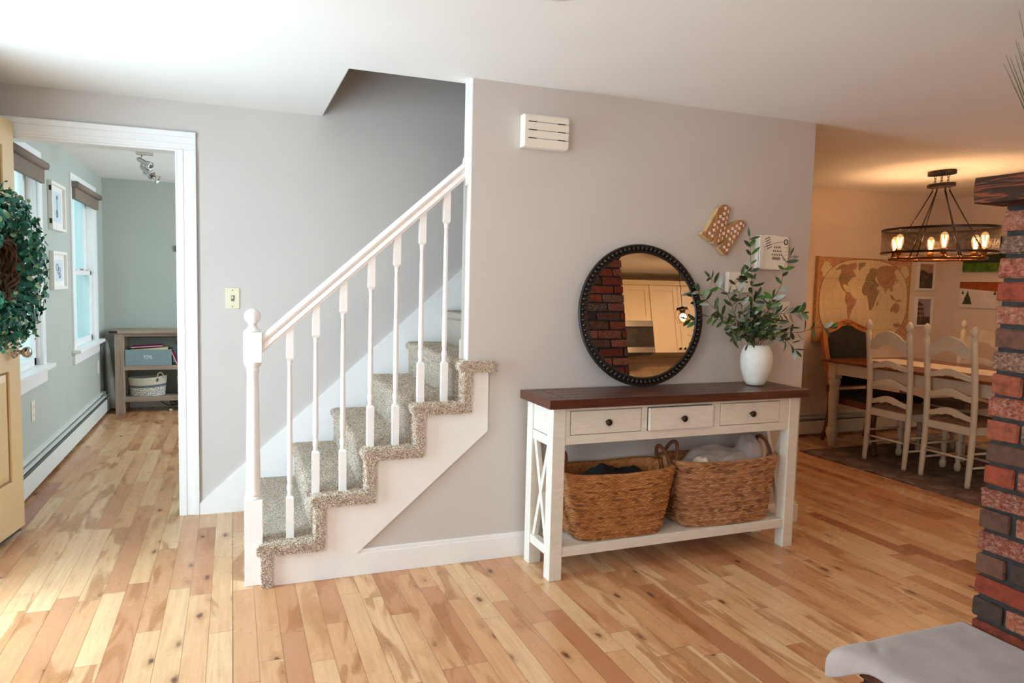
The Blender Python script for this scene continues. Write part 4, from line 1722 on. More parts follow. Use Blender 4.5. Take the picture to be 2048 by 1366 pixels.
def brick_box(mb, x0, x1, y0, y1, z0, z1, rb, j=.0035, ch=.0045):
    jj = lambda: rb.uniform(-j, j)
    o = [jj() for _ in range(6)]
    x0 += o[0]; x1 += o[1]; y0 += o[2]; y1 += o[3]; z0 += o[4] * .5; z1 += o[5] * .5
    bm = []
    X, Y, Z = (x0, x1), (y0, y1), (z0, z1)
    sx, sy, sz = (1, -1), (1, -1), (1, -1)
    idx = {}
    for i in (0, 1):
        for k in (0, 1):
            for l in (0, 1):
                for ax in range(3):
                    p = [X[i] + (sx[i] * ch if ax != 0 else 0), Y[k] + (sy[k] * ch if ax != 1 else 0), Z[l] + (sz[l] * ch if ax != 2 else 0)]
                    p = [q + rb.uniform(-j, j) * .6 for q in p]
                    idx[(i, k, l, ax)] = len(bm)
                    bm.append(tuple(p))
    F = []
    for s in (0, 1):
        F.append([idx[(s, a, b, 0)] for a, b in ((0, 0), (1, 0), (1, 1), (0, 1))])
        F.append([idx[(a, s, b, 1)] for a, b in ((0, 0), (1, 0), (1, 1), (0, 1))])
        F.append([idx[(a, b, s, 2)] for a, b in ((0, 0), (1, 0), (1, 1), (0, 1))])
    for i in (0, 1):
        for k in (0, 1):
            F.append([idx[(i, k, 0, 0)], idx[(i, k, 1, 0)], idx[(i, k, 1, 1)], idx[(i, k, 0, 1)]])
            F.append([idx[(i, 0, k, 0)], idx[(i, 1, k, 0)], idx[(i, 1, k, 2)], idx[(i, 0, k, 2)]])
            F.append([idx[(0, i, k, 1)], idx[(1, i, k, 1)], idx[(1, i, k, 2)], idx[(0, i, k, 2)]])
            for l in (0, 1):
                F.append([idx[(i, k, l, 0)], idx[(i, k, l, 1)], idx[(i, k, l, 2)]])
    mb.add(bm, [tuple(f) for f in F])


def brick_mass(name, parent, x0, x1, y0, y1, z0, z1, seed, holes=()):
    """brick skin on the -x, +y and -y faces around a mortar core"""
    rb = random.Random(seed)
    mb = MB()
    J = .0125
    SL, HL = .198, .092
    n = int(round((z1 - z0) / COURSE))
    ch = (z1 - z0) / n
    dp = .05
    for k in range(n):
        a, b = z0 + k * ch + J * .5, z0 + (k + 1) * ch - J * .5
        par = k % 2
        # corner brick at (x0, y1): header or stretcher along y
        ly = HL if par else SL
        lx = SL if par else HL
        brick_box(mb, x0, x0 + lx, y1 - ly, y1, a, b, rb)
        y = y1 - ly - J
        while y > y0 + .02:
            y2 = max(y0, y - SL)
            if not any(h0 < (y + y2) / 2 < h1 and hz0 < (a + b) / 2 < hz1 for h0, h1, hz0, hz1 in holes):
                brick_box(mb, x0, x0 + dp, y2, y, a, b, rb)
            y = y2 - J
        x = x0 + lx + J
        while x < x1 - .02:
            x2 = min(x1, x + SL)
            brick_box(mb, x, x2, y1 - dp, y1, a, b, rb)
            x = x2 + J
        x = x0 + dp + J
        while x < x1 - .02:
            x2 = min(x1, x + SL)
            brick_box(mb, x, x2, y0, y0 + dp, a, b, rb)
            x = x2 + J
    core = MB()
    e = .010
    if holes:
        h0, h1, hz0, hz1 = holes[0]
        core.box(x0 + e, x1, y0 + e, h0, z0, z1)
        core.box(x0 + e, x1, h1, y1 - e, z0, z1)
        core.box(x0 + e, x1, h0, h1, hz1, z1)
        core.box(x0 + e, x1, h0, h1, z0, hz0)
        core.box(x0 + .45, x1, h0, h1, hz0, hz1)
    else:
        core.box(x0 + e, x1 - e, y0 + e, y1 - e, z0, z1)
    mo = core.build('mortar_core', 'mortar', parent)
    return mb.build('bricks', 'brick_face', parent)


chy = empty('brick_chimney', ((CX0 + CX1) / 2, 1.0, 0), 'tall red brick chimney breast with dark mortar at the right edge', 'chimney')
brick_mass('chimney', chy, CX0, CX1 - .012, CY0, CY1, 0, 1.6135, 5, holes=[(.25, 1.05, .33, 1.05)])
brick_mass('chimney_upper', chy, 2.335, CX1 - .012, CY0, CY1, 1.6135, H - .001, 11)
MB().box(CX0 + .004, 2.345, CY0 + .01, CY1 - .008, 1.6135, 1.690).build('mantel_backing', 'mortar', chy)
he = empty('brick_hearth', (1.9, .7, 0), 'raised brick hearth in front of the chimney under a blanket', 'hearth')
brick_mass('hearth', he, 1.700, CX0 - .012, -.1, 1.512, 0, 4 * .0765, 7)

# mantel beam
mt = MB()


def mfn(u, v):
    return 0


rm = random.Random(2)
NYm = 24
for face in range(1):
    secs = []
    for k in range(NYm + 1):
        y = -.15 + (1.515 + .15) * k / NYm
        j = lambda s: noise.noise(Vector((y * 6, s * 3.1, 1.7))) * .006
        z0m, z1m = 1.622, 1.700
        if k < NYm: pass
        secs.append([(2.034 + j(1), y, z0m + j(2) + .003), (2.032 + j(3), y, (z0m + z1m) / 2), (2.036 + j(4), y, z1m + j(5)), (2.326, y, z1m + j(6)), (2.326, y, 1.6915), (2.160, y, 1.6915), (2.160, y, z0m + j(7))])
    vsm = [p for s in secs for p in s]
    fsm = [(k * 7 + i, k * 7 + (i + 1) % 7, (k + 1) * 7 + (i + 1) % 7, (k + 1) * 7 + i) for k in range(NYm) for i in range(7)]
    fsm += [tuple(range(7)), tuple(NYm * 7 + i for i in range(7))]
    mt.add(vsm, fsm)
mo_ = mt.build('mantel_beam', 'mantel_wood', None, bevel=.003)
tag(mo_, 'rough dark reclaimed wood mantel beam on the brick chimney', 'mantel')

# blanket over the hearth
bl = MB()
NXb, NYb = 46, 110


def bfn(u, v):
    # cloth coordinates: s across (0 at chimney), t along y (1 = far end)
    t = -.05 + v * 1.64
    cq = math.exp(-((t - 1.54) / .065) ** 2)
    xe = 1.690 - .040 * cq
    s = u * (2.150 - xe + .040 + .055 * cq + .004 * noise.noise(Vector((t * 5, 1., 1.))))
    x = 2.150 - s
    y = t
    ztop = .318
    z = ztop + .004 * noise.noise(Vector((x * 4, y * 4, 0))) + .002 * noise.noise(Vector((x * 15, y * 12, 4.)))
    over_x = max(0, (xe - x))
    over_y = max(0, y - 1.520)
    r = .028
    if over_x > 0:
        a = min(over_x / r, 1.45)
        x = xe - r * sin(a) - .006 * (1 + noise.noise(Vector((y * 14, over_x * 10, 2.)))) * min(1, over_x / .05)
        z -= r * (1 - cos(a)) + max(0, over_x - r * 1.45)
    if over_y > 0:
        a = min(over_y / r, 1.45)
        y = 1.520 + r * sin(a) + .004 * (1 + noise.noise(Vector((x * 18, over_y * 10, 8.)))) * min(1, over_y / .05)
        z -= r * (1 - cos(a)) + max(0, over_y - r * 1.45)
    # ruck near the far left corner
    d = sqrt((x - 1.745) ** 2 + (y - 1.485) ** 2)
    z += .007 * math.exp(-(d / .035) ** 2) * sin((x - y) * 70)
    return (x, y, max(ztop - .082 + .02 * noise.noise(Vector((x * 20, y * 20, 1.))), z))


bl.grid(bfn, NXb * 2, NYb * 2)
bo = bl.build('blanket', 'blanket_grey')
md = bo.modifiers.new('thick', 'SOLIDIFY'); md.thickness = .007; md.offset = 1
tag(bo, 'grey fleece blanket spread over the brick hearth', 'blanket')

# vase of grass on the mantel, only its blades reach into the frame
gp = empty('grass_vase', (2.115, 1.38, 1.702), 'thin arching grass blades rising from the mantel at the top right', 'plant')
MB().lathe([(.022, .002), (.03, .008), (.034, .03), (.026, .055), (.018, .066), (.020, .07)], 2.115, 1.38, 1.702, 24).build('vase', 'vase_glaze', gp)
gb = MB()
gd = random.Random(3)
tips = [(1.915, 1.37, 1.97), (1.955, 1.37, 2.0), (1.905, 1.36, 1.990), (1.936, 1.37, 1.992), (1.950, 1.36, 2.025), (1.968, 1.38, 2.040), (1.942, 1.36, 2.110), (2.0, 1.38, 2.08), (2.02, 1.2, 2.12), (2.08, 1.1, 2.1), (2.13, 1.25, 2.12), (2.1, 1.45, 2.05), (2.12, 1.15, 2.02)]
for tx, ty, tz in tips:
    p0 = Vector((2.112, 1.38, 1.755))
    p2 = Vector((tx, ty, tz))
    p1 = Vector((2.035 + (tx - 1.93) * .55, (1.38 + ty) / 2, 1.865 + (tz - 1.99) * .5))
    pts = [(1 - t) ** 2 * p0 + 2 * t * (1 - t) * p1 + t * t * p2 for t in [i / 14 for i in range(15)]]
    gb.tube(pts, [.0022 * (1 - i / 15) + .0004 for i in range(15)], 5)
gb.build('blades', 'grass_blade', gp)

# ------------------------------------------------------------------ baseboard heaters
def heater(label, axis, a0, a1, wall, sgn, h=.20, dpt_=.06):
    """wall: coordinate of wall plane; sgn: direction into the room"""
    cen = (a0 + a1) / 2
    loc = (wall + sgn * .03, cen, 0) if axis == 'x' else (cen, wall + sgn * .03, 0)
    r = empty('baseboard_heater', loc, label, 'heater', None)

    def bx(mb, n0, n1, z0, z1, p=a0, q=a1):
        lo, hi = sorted((wall + sgn * n0, wall + sgn * n1))
        if axis == 'x': mb.box(lo, hi, p, q, z0, z1)
        else: mb.box(p, q, lo, hi, z0, z1)
    m = MB(); bx(m, 0, .004, .02, h + .005); bx(m, 0, .03, h, h + .006); m.build('back_plate', 'heater_white', r)
    m = MB(); bx(m, dpt_ - .004, dpt_, .025, h - .055); m.build('front_cover', 'heater_white', r, bevel=.001)
    m = MB(); bx(m, .03, dpt_ - .006, h - .028, h - .022, a0 + .01, a1 - .01); m.build('damper', 'heater_white', r)
    m = MB(); bx(m, .012, dpt_ - .012, .05, h - .06, a0 + .02, a1 - .02); m.build('fins', 'heater_fin', r)
    for p, q in ((a0 - .004, a0 + .03), (a1 - .03, a1 + .004)):
        m = MB(); bx(m, 0, dpt_ + .002, .02, h - .05, p, q); bx(m, 0, .035, h - .05, h + .007, p, q); m.build('end_cap', 'heater_white', r, bevel=.002)
    m = MB(); bx(m, .004, .03, .02, .14); m.build('pipe_channel', 'dark_slot', r)
    return r


heater('long white baseboard heater under the playroom windows', 'x', 4.55, 7.98, -1.2, 1)
heater('white baseboard heater along the dining wall under the map', 'y', 3.2, 6.6, FY, -1)

# ------------------------------------------------------------------ playroom
bc = empty('shelf_unit', (-.35, 8.0, 0), 'weathered wood two shelf unit against the playroom far wall', 'shelf unit')
bx0, bx1, by0, by1 = -1.066, .55, 7.83, 8.17
MB().box(bx0 - .04, bx1 + .04, by0 - .02, by1, .785, .815).build('top', 'bookcase_wood', bc, bevel=.003)
for x in (bx0, bx1 - .082):
    for y in (by0, by1 - .07):
        MB().box(x, x + .082, y, y + .07, 0, .785).build('leg', 'bookcase_leg_wood', bc, bevel=.003)
MB().box(bx0 + .082, bx1 - .082, by0 + .01, by0 + .03, .755, .785).box(bx0 + .082, bx1 - .082, by1 - .03, by1 - .01, .72, .785).build('apron', 'bookcase_wood', bc)
for a, b in ((.425, .467), (.113, .158)):
    MB().box(bx0 + .04, bx1 - .04, by0 + .006, by1 - .01, a, b).build('shelf', 'bookcase_wood', bc, bevel=.002)
MB().box(bx0 - .042, bx0 + .03, by0 - .0225, by0 - .019, .788, .812).build('corner_bracket', 'black_metal', bc)

tbx = empty('storage_box', (-.775, 7.95, .467), 'grey fabric storage box lettered TOYS on the upper shelf', 'storage box')
m = MB()
m.box(-.978, -.569, 7.842, 7.850, .468, .625)
m.box(-.978, -.569, 8.072, 8.08, .468, .625)
m.box(-.978, -.970, 7.85, 8.072, .468, .625)
m.box(-.577, -.569, 7.85, 8.072, .468, .625)
m.box(-.97, -.577, 7.85, 8.072, .468, .475)
m.build('body', 'toy_box', tbx, bevel=.002)
Mt = Matrix.Translation((-.780 - wloc(tbx).x, 7.8415 - wloc(tbx).y, .548 - wloc(tbx).z)) @ Matrix.Rotation(radians(90), 4, 'X') @ Matrix.Diagonal((.72, 1.15, 1, 1))
text_mesh('lettering', 'TOYS', .042, 'letter_white', tbx, Mt)


def book(label, cat, x0, x1, y0, y1, z0, t, mat, rx=0., ry=0., cover=None):
    r = empty('picture_book', ((x0 + x1) / 2, (y0 + y1) / 2, z0), label, cat)
    M = Matrix.Translation(wloc(r)) @ Matrix.Rotation(ry, 4, 'Y') @ Matrix.Rotation(rx, 4, 'X') @ Matrix.Translation(-wloc(r))
    MB().box(x0 + .004, x1 - .004, y0 + .004, y1 - .002, z0 + .002, z0 + t - .002, M).build('pages', 'book_cream', r)
    MB().box(x0, x1, y0, y1, z0, z0 + .002, M).box(x0, x1, y0, y1, z0 + t - .002, z0 + t, M).build('cover', cover or mat, r)
    return r


book('cream picture book lying in the top of the TOYS box', 'book', -.930, -.600, 7.86, 8.05, .600, .035, 'book_cream', ry=radians(-4))
book('thin magenta picture book lying on the cream book in the TOYS box', 'book', -.930, -.650, 7.87, 8.05, .646, .012, 'book_pink', ry=radians(-3))
lk = empty('picture_book', (-.535, 7.95, .468), 'thin pink book leaning between the TOYS box and the planter', 'book')
Mq = Matrix.Translation((-.520, 7.95, .475)) @ Matrix.Rotation(radians(-22), 4, 'Y')
MB().box(-.003, .003, -.09, .09, 0, .16, Mq).build('cover', 'book_cream', lk)
MB().box(.003, .006, -.088, .088, .002, .158, Mq).build('back_cover', 'book_pink', lk)
pt = empty('planter', (-.475, 7.93, .467), 'teal planter half hidden behind the door casing on the shelf', 'planter')
MB().lathe([(.04, .002), (.046, .01), (.066, .19), (.068, .20), (.060, .20), (.05, .05)], -.475, 7.93, .467, 32).build('pot', 'planter_teal', pt)
gl = MB()
for k in range(26):
    a = k * 2.4
    p = Vector((-.475 + .035 * cos(a), 7.93 + .035 * sin(a), .65))
    gl.mat = 0
    q = p + Vector((.03 * cos(a), .03 * sin(a), .045))
    gl.tube([p, (p + q) / 2 + Vector((0, 0, .008)), q], [.002, .005, .0008], 5)
gl.build('leaves', 'leaf_bright', pt)


def rope_basket(cx, label):
    r = empty('rope_basket', (cx, 7.98, .159), label, 'basket', 'rope baskets on the lower shelf')
    for nm, z0, z1, mt_, n0 in (('base_weave', .0, .085, 'rope_braid', 0), ('grey_band', .085, .110, 'rope_grey', 0), ('cream_coils', .110, .185, 'rope_cream', 0)):
        m = MB()
        rows = max(2, int((z1 - z0) / .0105))
        pts = []
        for k in range(rows):
            z = .159 + z0 + (z1 - z0) * (k + .5) / rows
            t = (z - .159) / .185
            hx, hy = .150 + .022 * t, .105 + .016 * t
            pts = [(cx + hx * cos(2 * pi * i / 56), 7.98 + hy * sin(2 * pi * i / 56), z + (.004 * cos(4 * pi * i / 56) + .012 * cos(2 * pi * i / 56)) * t) for i in range(56)]
            m.tube(pts, .0062, 7, True)
        m.build(nm, mt_, r)
    m = MB(); m.lathe([(.001, .002), (.9, .002), (.9, .008), (.001, .008)], 0, 0, 0, 40, Matrix.Diagonal((.16, .11, 1, 1))); m.v = [(p[0] + cx, p[1] + 7.98, p[2] + .159) for p in m.v]
    m.build('bottom', 'rope_braid', r)
    m = MB()
    hx = cx + .118
    m.tube([(hx - .03 * cos(pi * i / 12) + .0, 7.90 + .004 * i / 12, .335 + .055 * sin(pi * i / 12)) for i in range(13)], .0065, 7)
    m.build('handle', 'rope_cream', r)
    m = MB().prism([(hx - .036, .335), (hx - .018, .338), (hx - .012, .318), (hx - .024, .300), (hx - .034, .304), (hx - .042, .322)], 7.872, 7.880)
    m.build('leather_tag', 'leather_tag', r)
    return r


rope_basket(-.795, 'cream and grey rope basket fully visible on the bottom shelf')
rope_basket(-.357, 'rope basket on the bottom shelf cut off by the door casing')

# roll of paper leaning in the corner
rl = MB()
a0_, a1_ = Vector((-1.105, 8.05, .03)), Vector((-1.168, 8.08, .70))
rl.tube([a0_.lerp(a1_, i / 6) for i in range(7)], [.050, .046, .040, .034, .027, .020, .012], 20)
o = rl.build('paper_roll', 'paper_roll')
tag(o, 'pale paper roll leaning in the corner beside the shelf unit', 'paper roll')
# cable tangle
cb_ = MB()
rc = random.Random(6)
for k in range(9):
    pts = []
    x = rc.uniform(-.72, -.55)
    for i in range(26):
        t = i / 25
        pts.append((x + .55 * t + .03 * sin(9 * t + k), 8.02 + .06 * sin(7 * t + k * 2), .018 + .05 * abs(sin(5 * t + k * 1.3)) + (.07 * (1 - t) ** 6)))
    cb_.tube(catmull([Vector(p) for p in pts], 2), .0045, 6)
o = cb_.build('power_cables', 'cord_black')
tag(o, 'tangle of black power cables under the shelf unit', 'cables')
plug = MB().box(-.60, -.572, 7.90, 7.925, .001, .02)
o = plug.build('cable_end', 'frame_white', bevel=.003)
tag(o, 'small white plug lying on the floor under the shelf unit', 'plug')

# thermostat-like sensor at the playroom wall
o = MB().box(-.545, -.50, PY - .02, PY, 1.60, 1.66).build('wall_sensor', 'black_metal', bevel=.003)
tag(o, 'small black sensor on the playroom wall beside the casing', 'sensor')


def frame_x(x, y0, y1, z0, z1, label, drawing):
    r = empty('framed_print', (x, (y0 + y1) / 2, z0), label, 'picture frame', 'framed prints between the playroom windows')
    t = .022
    m = MB()
    m.box(x, x + .03, y0, y0 + t, z0, z1)
    m.box(x, x + .03, y1 - t, y1, z0, z1)
    m.box(x, x + .03, y0 + t, y1 - t, z0, z0 + t)
    m.box(x, x + .03, y0 + t, y1 - t, z1 - t, z1)
    m.build('frame', 'frame_white', r, bevel=.002)
    MB().box(x + .004, x + .010, y0 + t, y1 - t, z0 + t, z1 - t).build('mat_board', 'frame_white', r)
    MB().box(x + .010, x + .012, y0 + .07, y1 - .07, z0 + .06, z1 - .06).build('print', 'art_paper', r)
    d = MB()
    for ln in drawing:
        d.tube([(x + .0125, y0 + (y1 - y0) * a, z0 + (z1 - z0) * b) for a, b in ln], .0022, 5)
    d.build('drawing', 'art_ink', r)
    return r


circ = lambda cx, cy, r_, n=12: [(cx + r_ * cos(2 * pi * i / n), cy + r_ * 1.3 * sin(2 * pi * i / n)) for i in range(n + 1)]
fr1 = frame_x(-1.2, 5.92, 6.37, 1.66, 2.00, 'upper white framed print with a thin tall drawing', [[(.5, .3), (.52, .5), (.5, .75)], circ(.5, .36, .06), circ(.52, .70, .03)])
MB().box(-1.19, -1.174, 5.9185, 5.9205, 1.93, 1.965).box(-1.19, -1.174, 5.9185, 5.9205, 1.70, 1.735).build('hook_tab', 'black_metal', fr1)
frame_x(-1.2, 5.92, 6.37, 1.235, 1.51, 'lower white framed print with round looping drawing', [circ(.42, .58, .07), circ(.56, .5, .06), circ(.58, .36, .05), [(.42, .45), (.5, .4), (.58, .3)]])

# nickel spotlights on the playroom ceiling
sl = empty('spot_light_bar', (-.60, 6.30, H), 'brushed nickel ceiling spotlight fitting with swivelling heads in the playroom', 'ceiling light')
MB().box(-.685, -.565, 6.27, 6.33, H - .025, H).build('ceiling_plate', 'chrome_spot', sl, bevel=.004)
for (p, d) in (((-.640, 6.29, H - .075), (.85, -.35, -.55)), ((-.625, 6.30, H - .135), (.75, -.45, -.65)), ((-.600, 6.32, H - .175), (.9, -.2, -.45))):
    m = MB()
    Mh = Matrix.Translation(p) @ Vector(d).to_track_quat('Z', 'Y').to_matrix().to_4x4()
    m.lathe([(.010, -.045), (.016, -.035), (.018, 0), (.020, .03), (.032, .055), (.034, .075), (.029, .075), (.026, .055)], 0, 0, 0, 24, Mh)
    hd = m.build('spot_head', 'chrome_spot', sl)
MB().tube([(-.640, 6.30, H - .02), (-.650, 6.30, H - .07), (-.645, 6.31, H - .13), (-.62, 6.31, H - .17)], .006, 8).build('stem', 'chrome_spot', sl)

# ------------------------------------------------------------------ dining room
rug = MB()


def rugfn(u, v):
    x = 4.47 + 1.75 * u
    y = 2.35 + 2.37 * v
    lift = .0
    e = u * 1.75
    for yc, a, w_ in ((3.98, .012, .05), (3.70, .010, .06), (4.30, .004, .05)):
        lift += a * math.exp(-((y - yc) / w_) ** 2) * math.exp(-(e / .06) ** 2)
    return (x, y, .006 + lift)


rug.grid(rugfn, 60, 160)
ro2 = rug.build('area_rug', 'vintage_rug')
md = ro2.modifiers.new('thick', 'SOLIDIFY'); md.thickness = .005; md.offset = -1
tag(ro2, 'faded grey brown vintage rug under the dining table', 'rug')

# dining table
dt = empty('dining_table', (5.32, 3.8, 0), 'farmhouse dining table with dark plank top and white turned legs', 'dining table')
MB().box(4.805, 5.83, 2.72, 4.875, .742, .766).build('tabletop', 'dining_top', dt, bevel=.006, seg=3)
MB().box(4.865, 5.77, 2.78, 4.815, .64, .742).build('apron', 'chair_paint', dt, bevel=.003)


def table_leg(x, y, zb=0.):
    m = MB()
    m.box(x - .04, x + .04, y - .04, y + .04, .60, .741)
    m.lathe([(.026, zb), (.030, .03), (.036, .075), (.046, .10), (.050, .13), (.044, .165), (.034, .18), (.040, .19), (.034, .20), (.037, .26), (.043, .40), (.045, .47), (.038, .50), (.044, .515), (.036, .525), (.048, .55), (.052, .58), (.04, .60)], x, y, 0, 28)
    return m


for x, y, zb in ((4.895, 4.80, .002), (5.74, 4.80, .002), (4.895, 2.85, .007), (5.74, 2.85, .007)):
    table_leg(x, y, zb).build('leg', 'chair_paint', dt, bevel=.003)

rn = MB()
pts = []
for k in range(72):
    t = k / 71
    pts.append((5.14 + .010 * abs(sin(t * pi * 16)) * -1, 2.95 + 1.76 * t))
for k in range(9):
    pts.append((5.14 + .36 * k / 8, 4.71 + .012 * abs(sin(k * pi / 2.7))))
for k in range(72):
    t = 1 - k / 71
    pts.append((5.50 + .010 * abs(sin(t * pi * 16)), 2.95 + 1.76 * t))
rn.prism(pts, .7665, .770, 'z')
o = rn.build('table_runner', 'lace')
tag(o, 'white lace runner with scalloped edge along the dining table', 'table runner')


# ladder-back chairs (local: back towards -x, seat towards +x)
def ladder_chair():
    r = empty('dining_chair', (0, 0, 0))
    W2 = .185
    for s in (-1, 1):
        m = MB()
        pts, rad = [], []
        for z, x in ((0, .0), (.20, .012), (.44, .018), (.70, .006), (1.035, -.035)):
            pts.append(Vector((x, s * W2, z + .0)))
        C_ = catmull(pts, 5)
        rads = [.0175 + .004 * min(1, p.z / .25) for p in C_]
        m.tube(C_, rads, 14)
        zt = 1.035
        m.lathe([(.019, 0), (.022, .006), (.012, .014), (.013, .022), (.022, .034), (.0265, .052), (.026, .066), (.019, .084), (.009, .096), (.003, .10)], -.035, s * W2, zt - .003, 18)
        m.build('back_post', 'chair_paint', r, local=True)
        m = MB()
        xf_ = .395
        m.lathe([(.016, .0), (.020, .010), (.025, .035), (.022, .055), (.015, .065), (.020, .085), (.0185, .11), (.021, .20), (.023, .30), (.018, .33), (.024, .345), (.024, .43)], xf_, s * (W2 + .015), 0, 16)
        m.build('front_leg', 'chair_paint', r, local=True)
    for k, (zc, hh) in enumerate(((.965, .115), (.765, .055), (.62, .055), (.485, .055))):
        m = MB()
        N = 24
        vs = []
        xb = -.026 if k == 0 else (-.004 - .012 * (2 - k) * .3 if k == 1 else .006)
        xb = {0: -.026, 1: -.002, 2: .008, 3: .016}[k]
        tops, bots = [], []
        for i in range(N + 1):
            t = i / N
            y = -W2 + 2 * W2 * t
            e = sin(pi * t)
            arch = e ** 2
            shoulder = .5 * (1 + cos(2 * pi * (abs(t - .5) / .5))) if True else 0
            if k == 0:
                zt = zc + hh * (.12 + .62 * arch ** .75) - .012 * (1 if abs(t - .5) > .30 else 0)
                zb = zc - hh * .55 + .045 * max(0, 1 - ((t - .5) / .26) ** 2)
            else:
                zt = zc + hh * .25 + .042 * arch ** 1.1
                zb = zc - hh * .42 + .030 * arch ** 1.1 - (.006 if .12 < abs(t - .5) < .2 else 0)
            bow = -.018 * sin(pi * t)
            tops.append((xb + bow, y, zt)); bots.append((xb + bow, y, zb))
        th_ = .014
        vs = tops + bots + [(x + th_, y, z) for x, y, z in tops] + [(x + th_, y, z) for x, y, z in bots]
        n = N + 1
        fs = []
        for i in range(N):
            fs += [(i, i + 1, n + i + 1, n + i), (2 * n + i, 3 * n + i, 3 * n + i + 1, 2 * n + i + 1), (i, 2 * n + i, 2 * n + i + 1, i + 1), (n + i, n + i + 1, 3 * n + i + 1, 3 * n + i)]
        fs += [(0, n, 3 * n, 2 * n), (N, 2 * n + N, 3 * n + N, n + N)]
        m.add(vs, fs)
        m.build('back_slat', 'chair_paint', r, local=True, bevel=.002)
    m = MB()
    m.prism([(.005, -W2 - .01), (.41, -W2 - .035), (.425, -W2 - .02), (.425, W2 + .02), (.41, W2 + .035), (.005, W2 + .01)], .37, .425, 'z')
    m.build('seat_frame', 'chair_paint', r, local=True, bevel=.004)
    m = MB()

    def cu(u, v):
        x = .03 + .385 * u
        y = (-1 + 2 * v) * (W2 - .004 + .018 * u)
        e = (1 - (2 * u - 1) ** 6) * (1 - (2 * v - 1) ** 6)
        return (x, y, .424 + .046 * max(0, e) ** .5)
    m.grid(cu, 22, 22)
    m.build('seat_cushion', 'seat_fabric', r, local=True)
    for (p, q) in (((.008, -W2, .20), (.008, W2, .20)), ((.395, -W2, .22), (.395, W2, .22)), ((.395, -W2, .13), (.395, W2, .13)),
                   ((.006, -W2, .24), (.395, -W2 - .012, .24)), ((.006, W2, .24), (.395, W2 + .012, .24)), ((.006, -W2, .14), (.395, -W2 - .012, .14)), ((.006, W2, .14), (.395, W2 + .012, .14))):
        MB().tube([p, ((p[0] + q[0]) / 2, (p[1] + q[1]) / 2, p[2] + .0), q], [.007, .0095, .007], 10).build('stretcher', 'chair_paint', r, local=True)
    return r


CH0 = ladder_chair()
spots = [((4.765, 4.137, .0085), 0, 'cream ladder back chair, the one nearer the map on the near side of the table'),
         ((4.760, 3.620, .0085), radians(-1), 'cream ladder back chair nearest the brick chimney on the near side of the table'),
         ((5.870, 4.215, .0085), pi, 'cream ladder back chair on the far side of the table below the snow painting')]
for k, (loc, rz, lab) in enumerate(spots):
    o = CH0 if k == 0 else copy_tree(CH0)
    o.location = loc
    o.rotation_euler = (0, 0, rz)
    tag(o, lab, 'chair', 'ladder back chairs around the dining table')

# upholstered armchair at the head of the table
ac = empty('upholstered_chair', (5.21, 4.70, .0), 'carved wood dining chair with black upholstery at the head of the table', 'chair')
YB = 5.02


def ybk(z): return 4.93 + .10 * (z - .45) / .65


out_l = []
N = 40
for i in range(N + 1):  # back outline, up the left side over the crest and down
    pass
ol = [(-.235, .50), (-.25, .62), (-.27, .78), (-.285, .93), (-.283, .985), (-.255, 1.02), (-.20, 1.035), (-.13, 1.055), (-.07, 1.085), (0, 1.10), (.07, 1.085), (.13, 1.055), (.20, 1.035), (.255, 1.02), (.283, .985), (.285, .93), (.27, .78), (.25, .62), (.235, .50)]
il = [(a * .84, .50 + (b - .50) * .91 + .012) for a, b in ol]
m = MB()
n = len(ol)
vs = []
for P_, dy in ((ol, -.014), (il, -.022), (il, .014), (ol, .020)):
    vs += [(5.21 + a, ybk(b) + dy, b) for a, b in P_]
fs = []
for i in range(n):
    j = (i + 1) % n
    fs += [(i, j, n + j, n + i), (2 * n + i, 2 * n + j, 3 * n + j, 3 * n + i), (3 * n + i, 3 * n + j, j, i), (n + i, n + j, 2 * n + j, 2 * n + i)]
m.add(vs, fs)
m.tube([(5.21 + a, ybk(b) - .018, b) for a, b in ol], .011, 8)
m.build('back_frame', 'armchair_wood', ac)
m = MB()
m.ball(5.21, ybk(1.075) - .026, 1.078, .028, .012, .014, 14, 8)
for s in (-1, 1):
    m.tube([(5.21 + s * (.02 + .03 * t), ybk(1.07) - .026, 1.078 - .02 * t + .006 * sin(9 * t)) for t in [i / 8 for i in range(9)]], [.009 - .0007 * i for i in range(9)], 8)
m.build('crest_carving', 'armchair_wood', ac)
m = MB()
cc = [(a * .985, .50 + (b - .5) * .99) for a, b in il]
ctr = (5.21, ybk(.78) - .05, .78)
ring1 = [(5.21 + a, ybk(b) - .010, b) for a, b in cc]
ring2 = [(5.21 + a * .9, ybk(b) - .038, .76 + (b - .76) * .92) for a, b in cc]
m.add(ring1 + ring2 + [ctr], [(i, (i + 1) % n, n + (i + 1) % n, n + i) for i in range(n)] + [(n + i, n + (i + 1) % n, 2 * n) for i in range(n)], True)
m.build('back_upholstery', 'velvet_black', ac)
m = MB()


def sfn(u, v):
    y = 4.39 + .53 * v
    w_ = .31 - .06 * v
    x = 5.21 + (2 * u - 1) * w_
    e = max(0, (1 - (2 * u - 1) ** 8) * (1 - (2 * v - 1) ** 8))
    return (x, y, .425 + .065 * e ** .4)


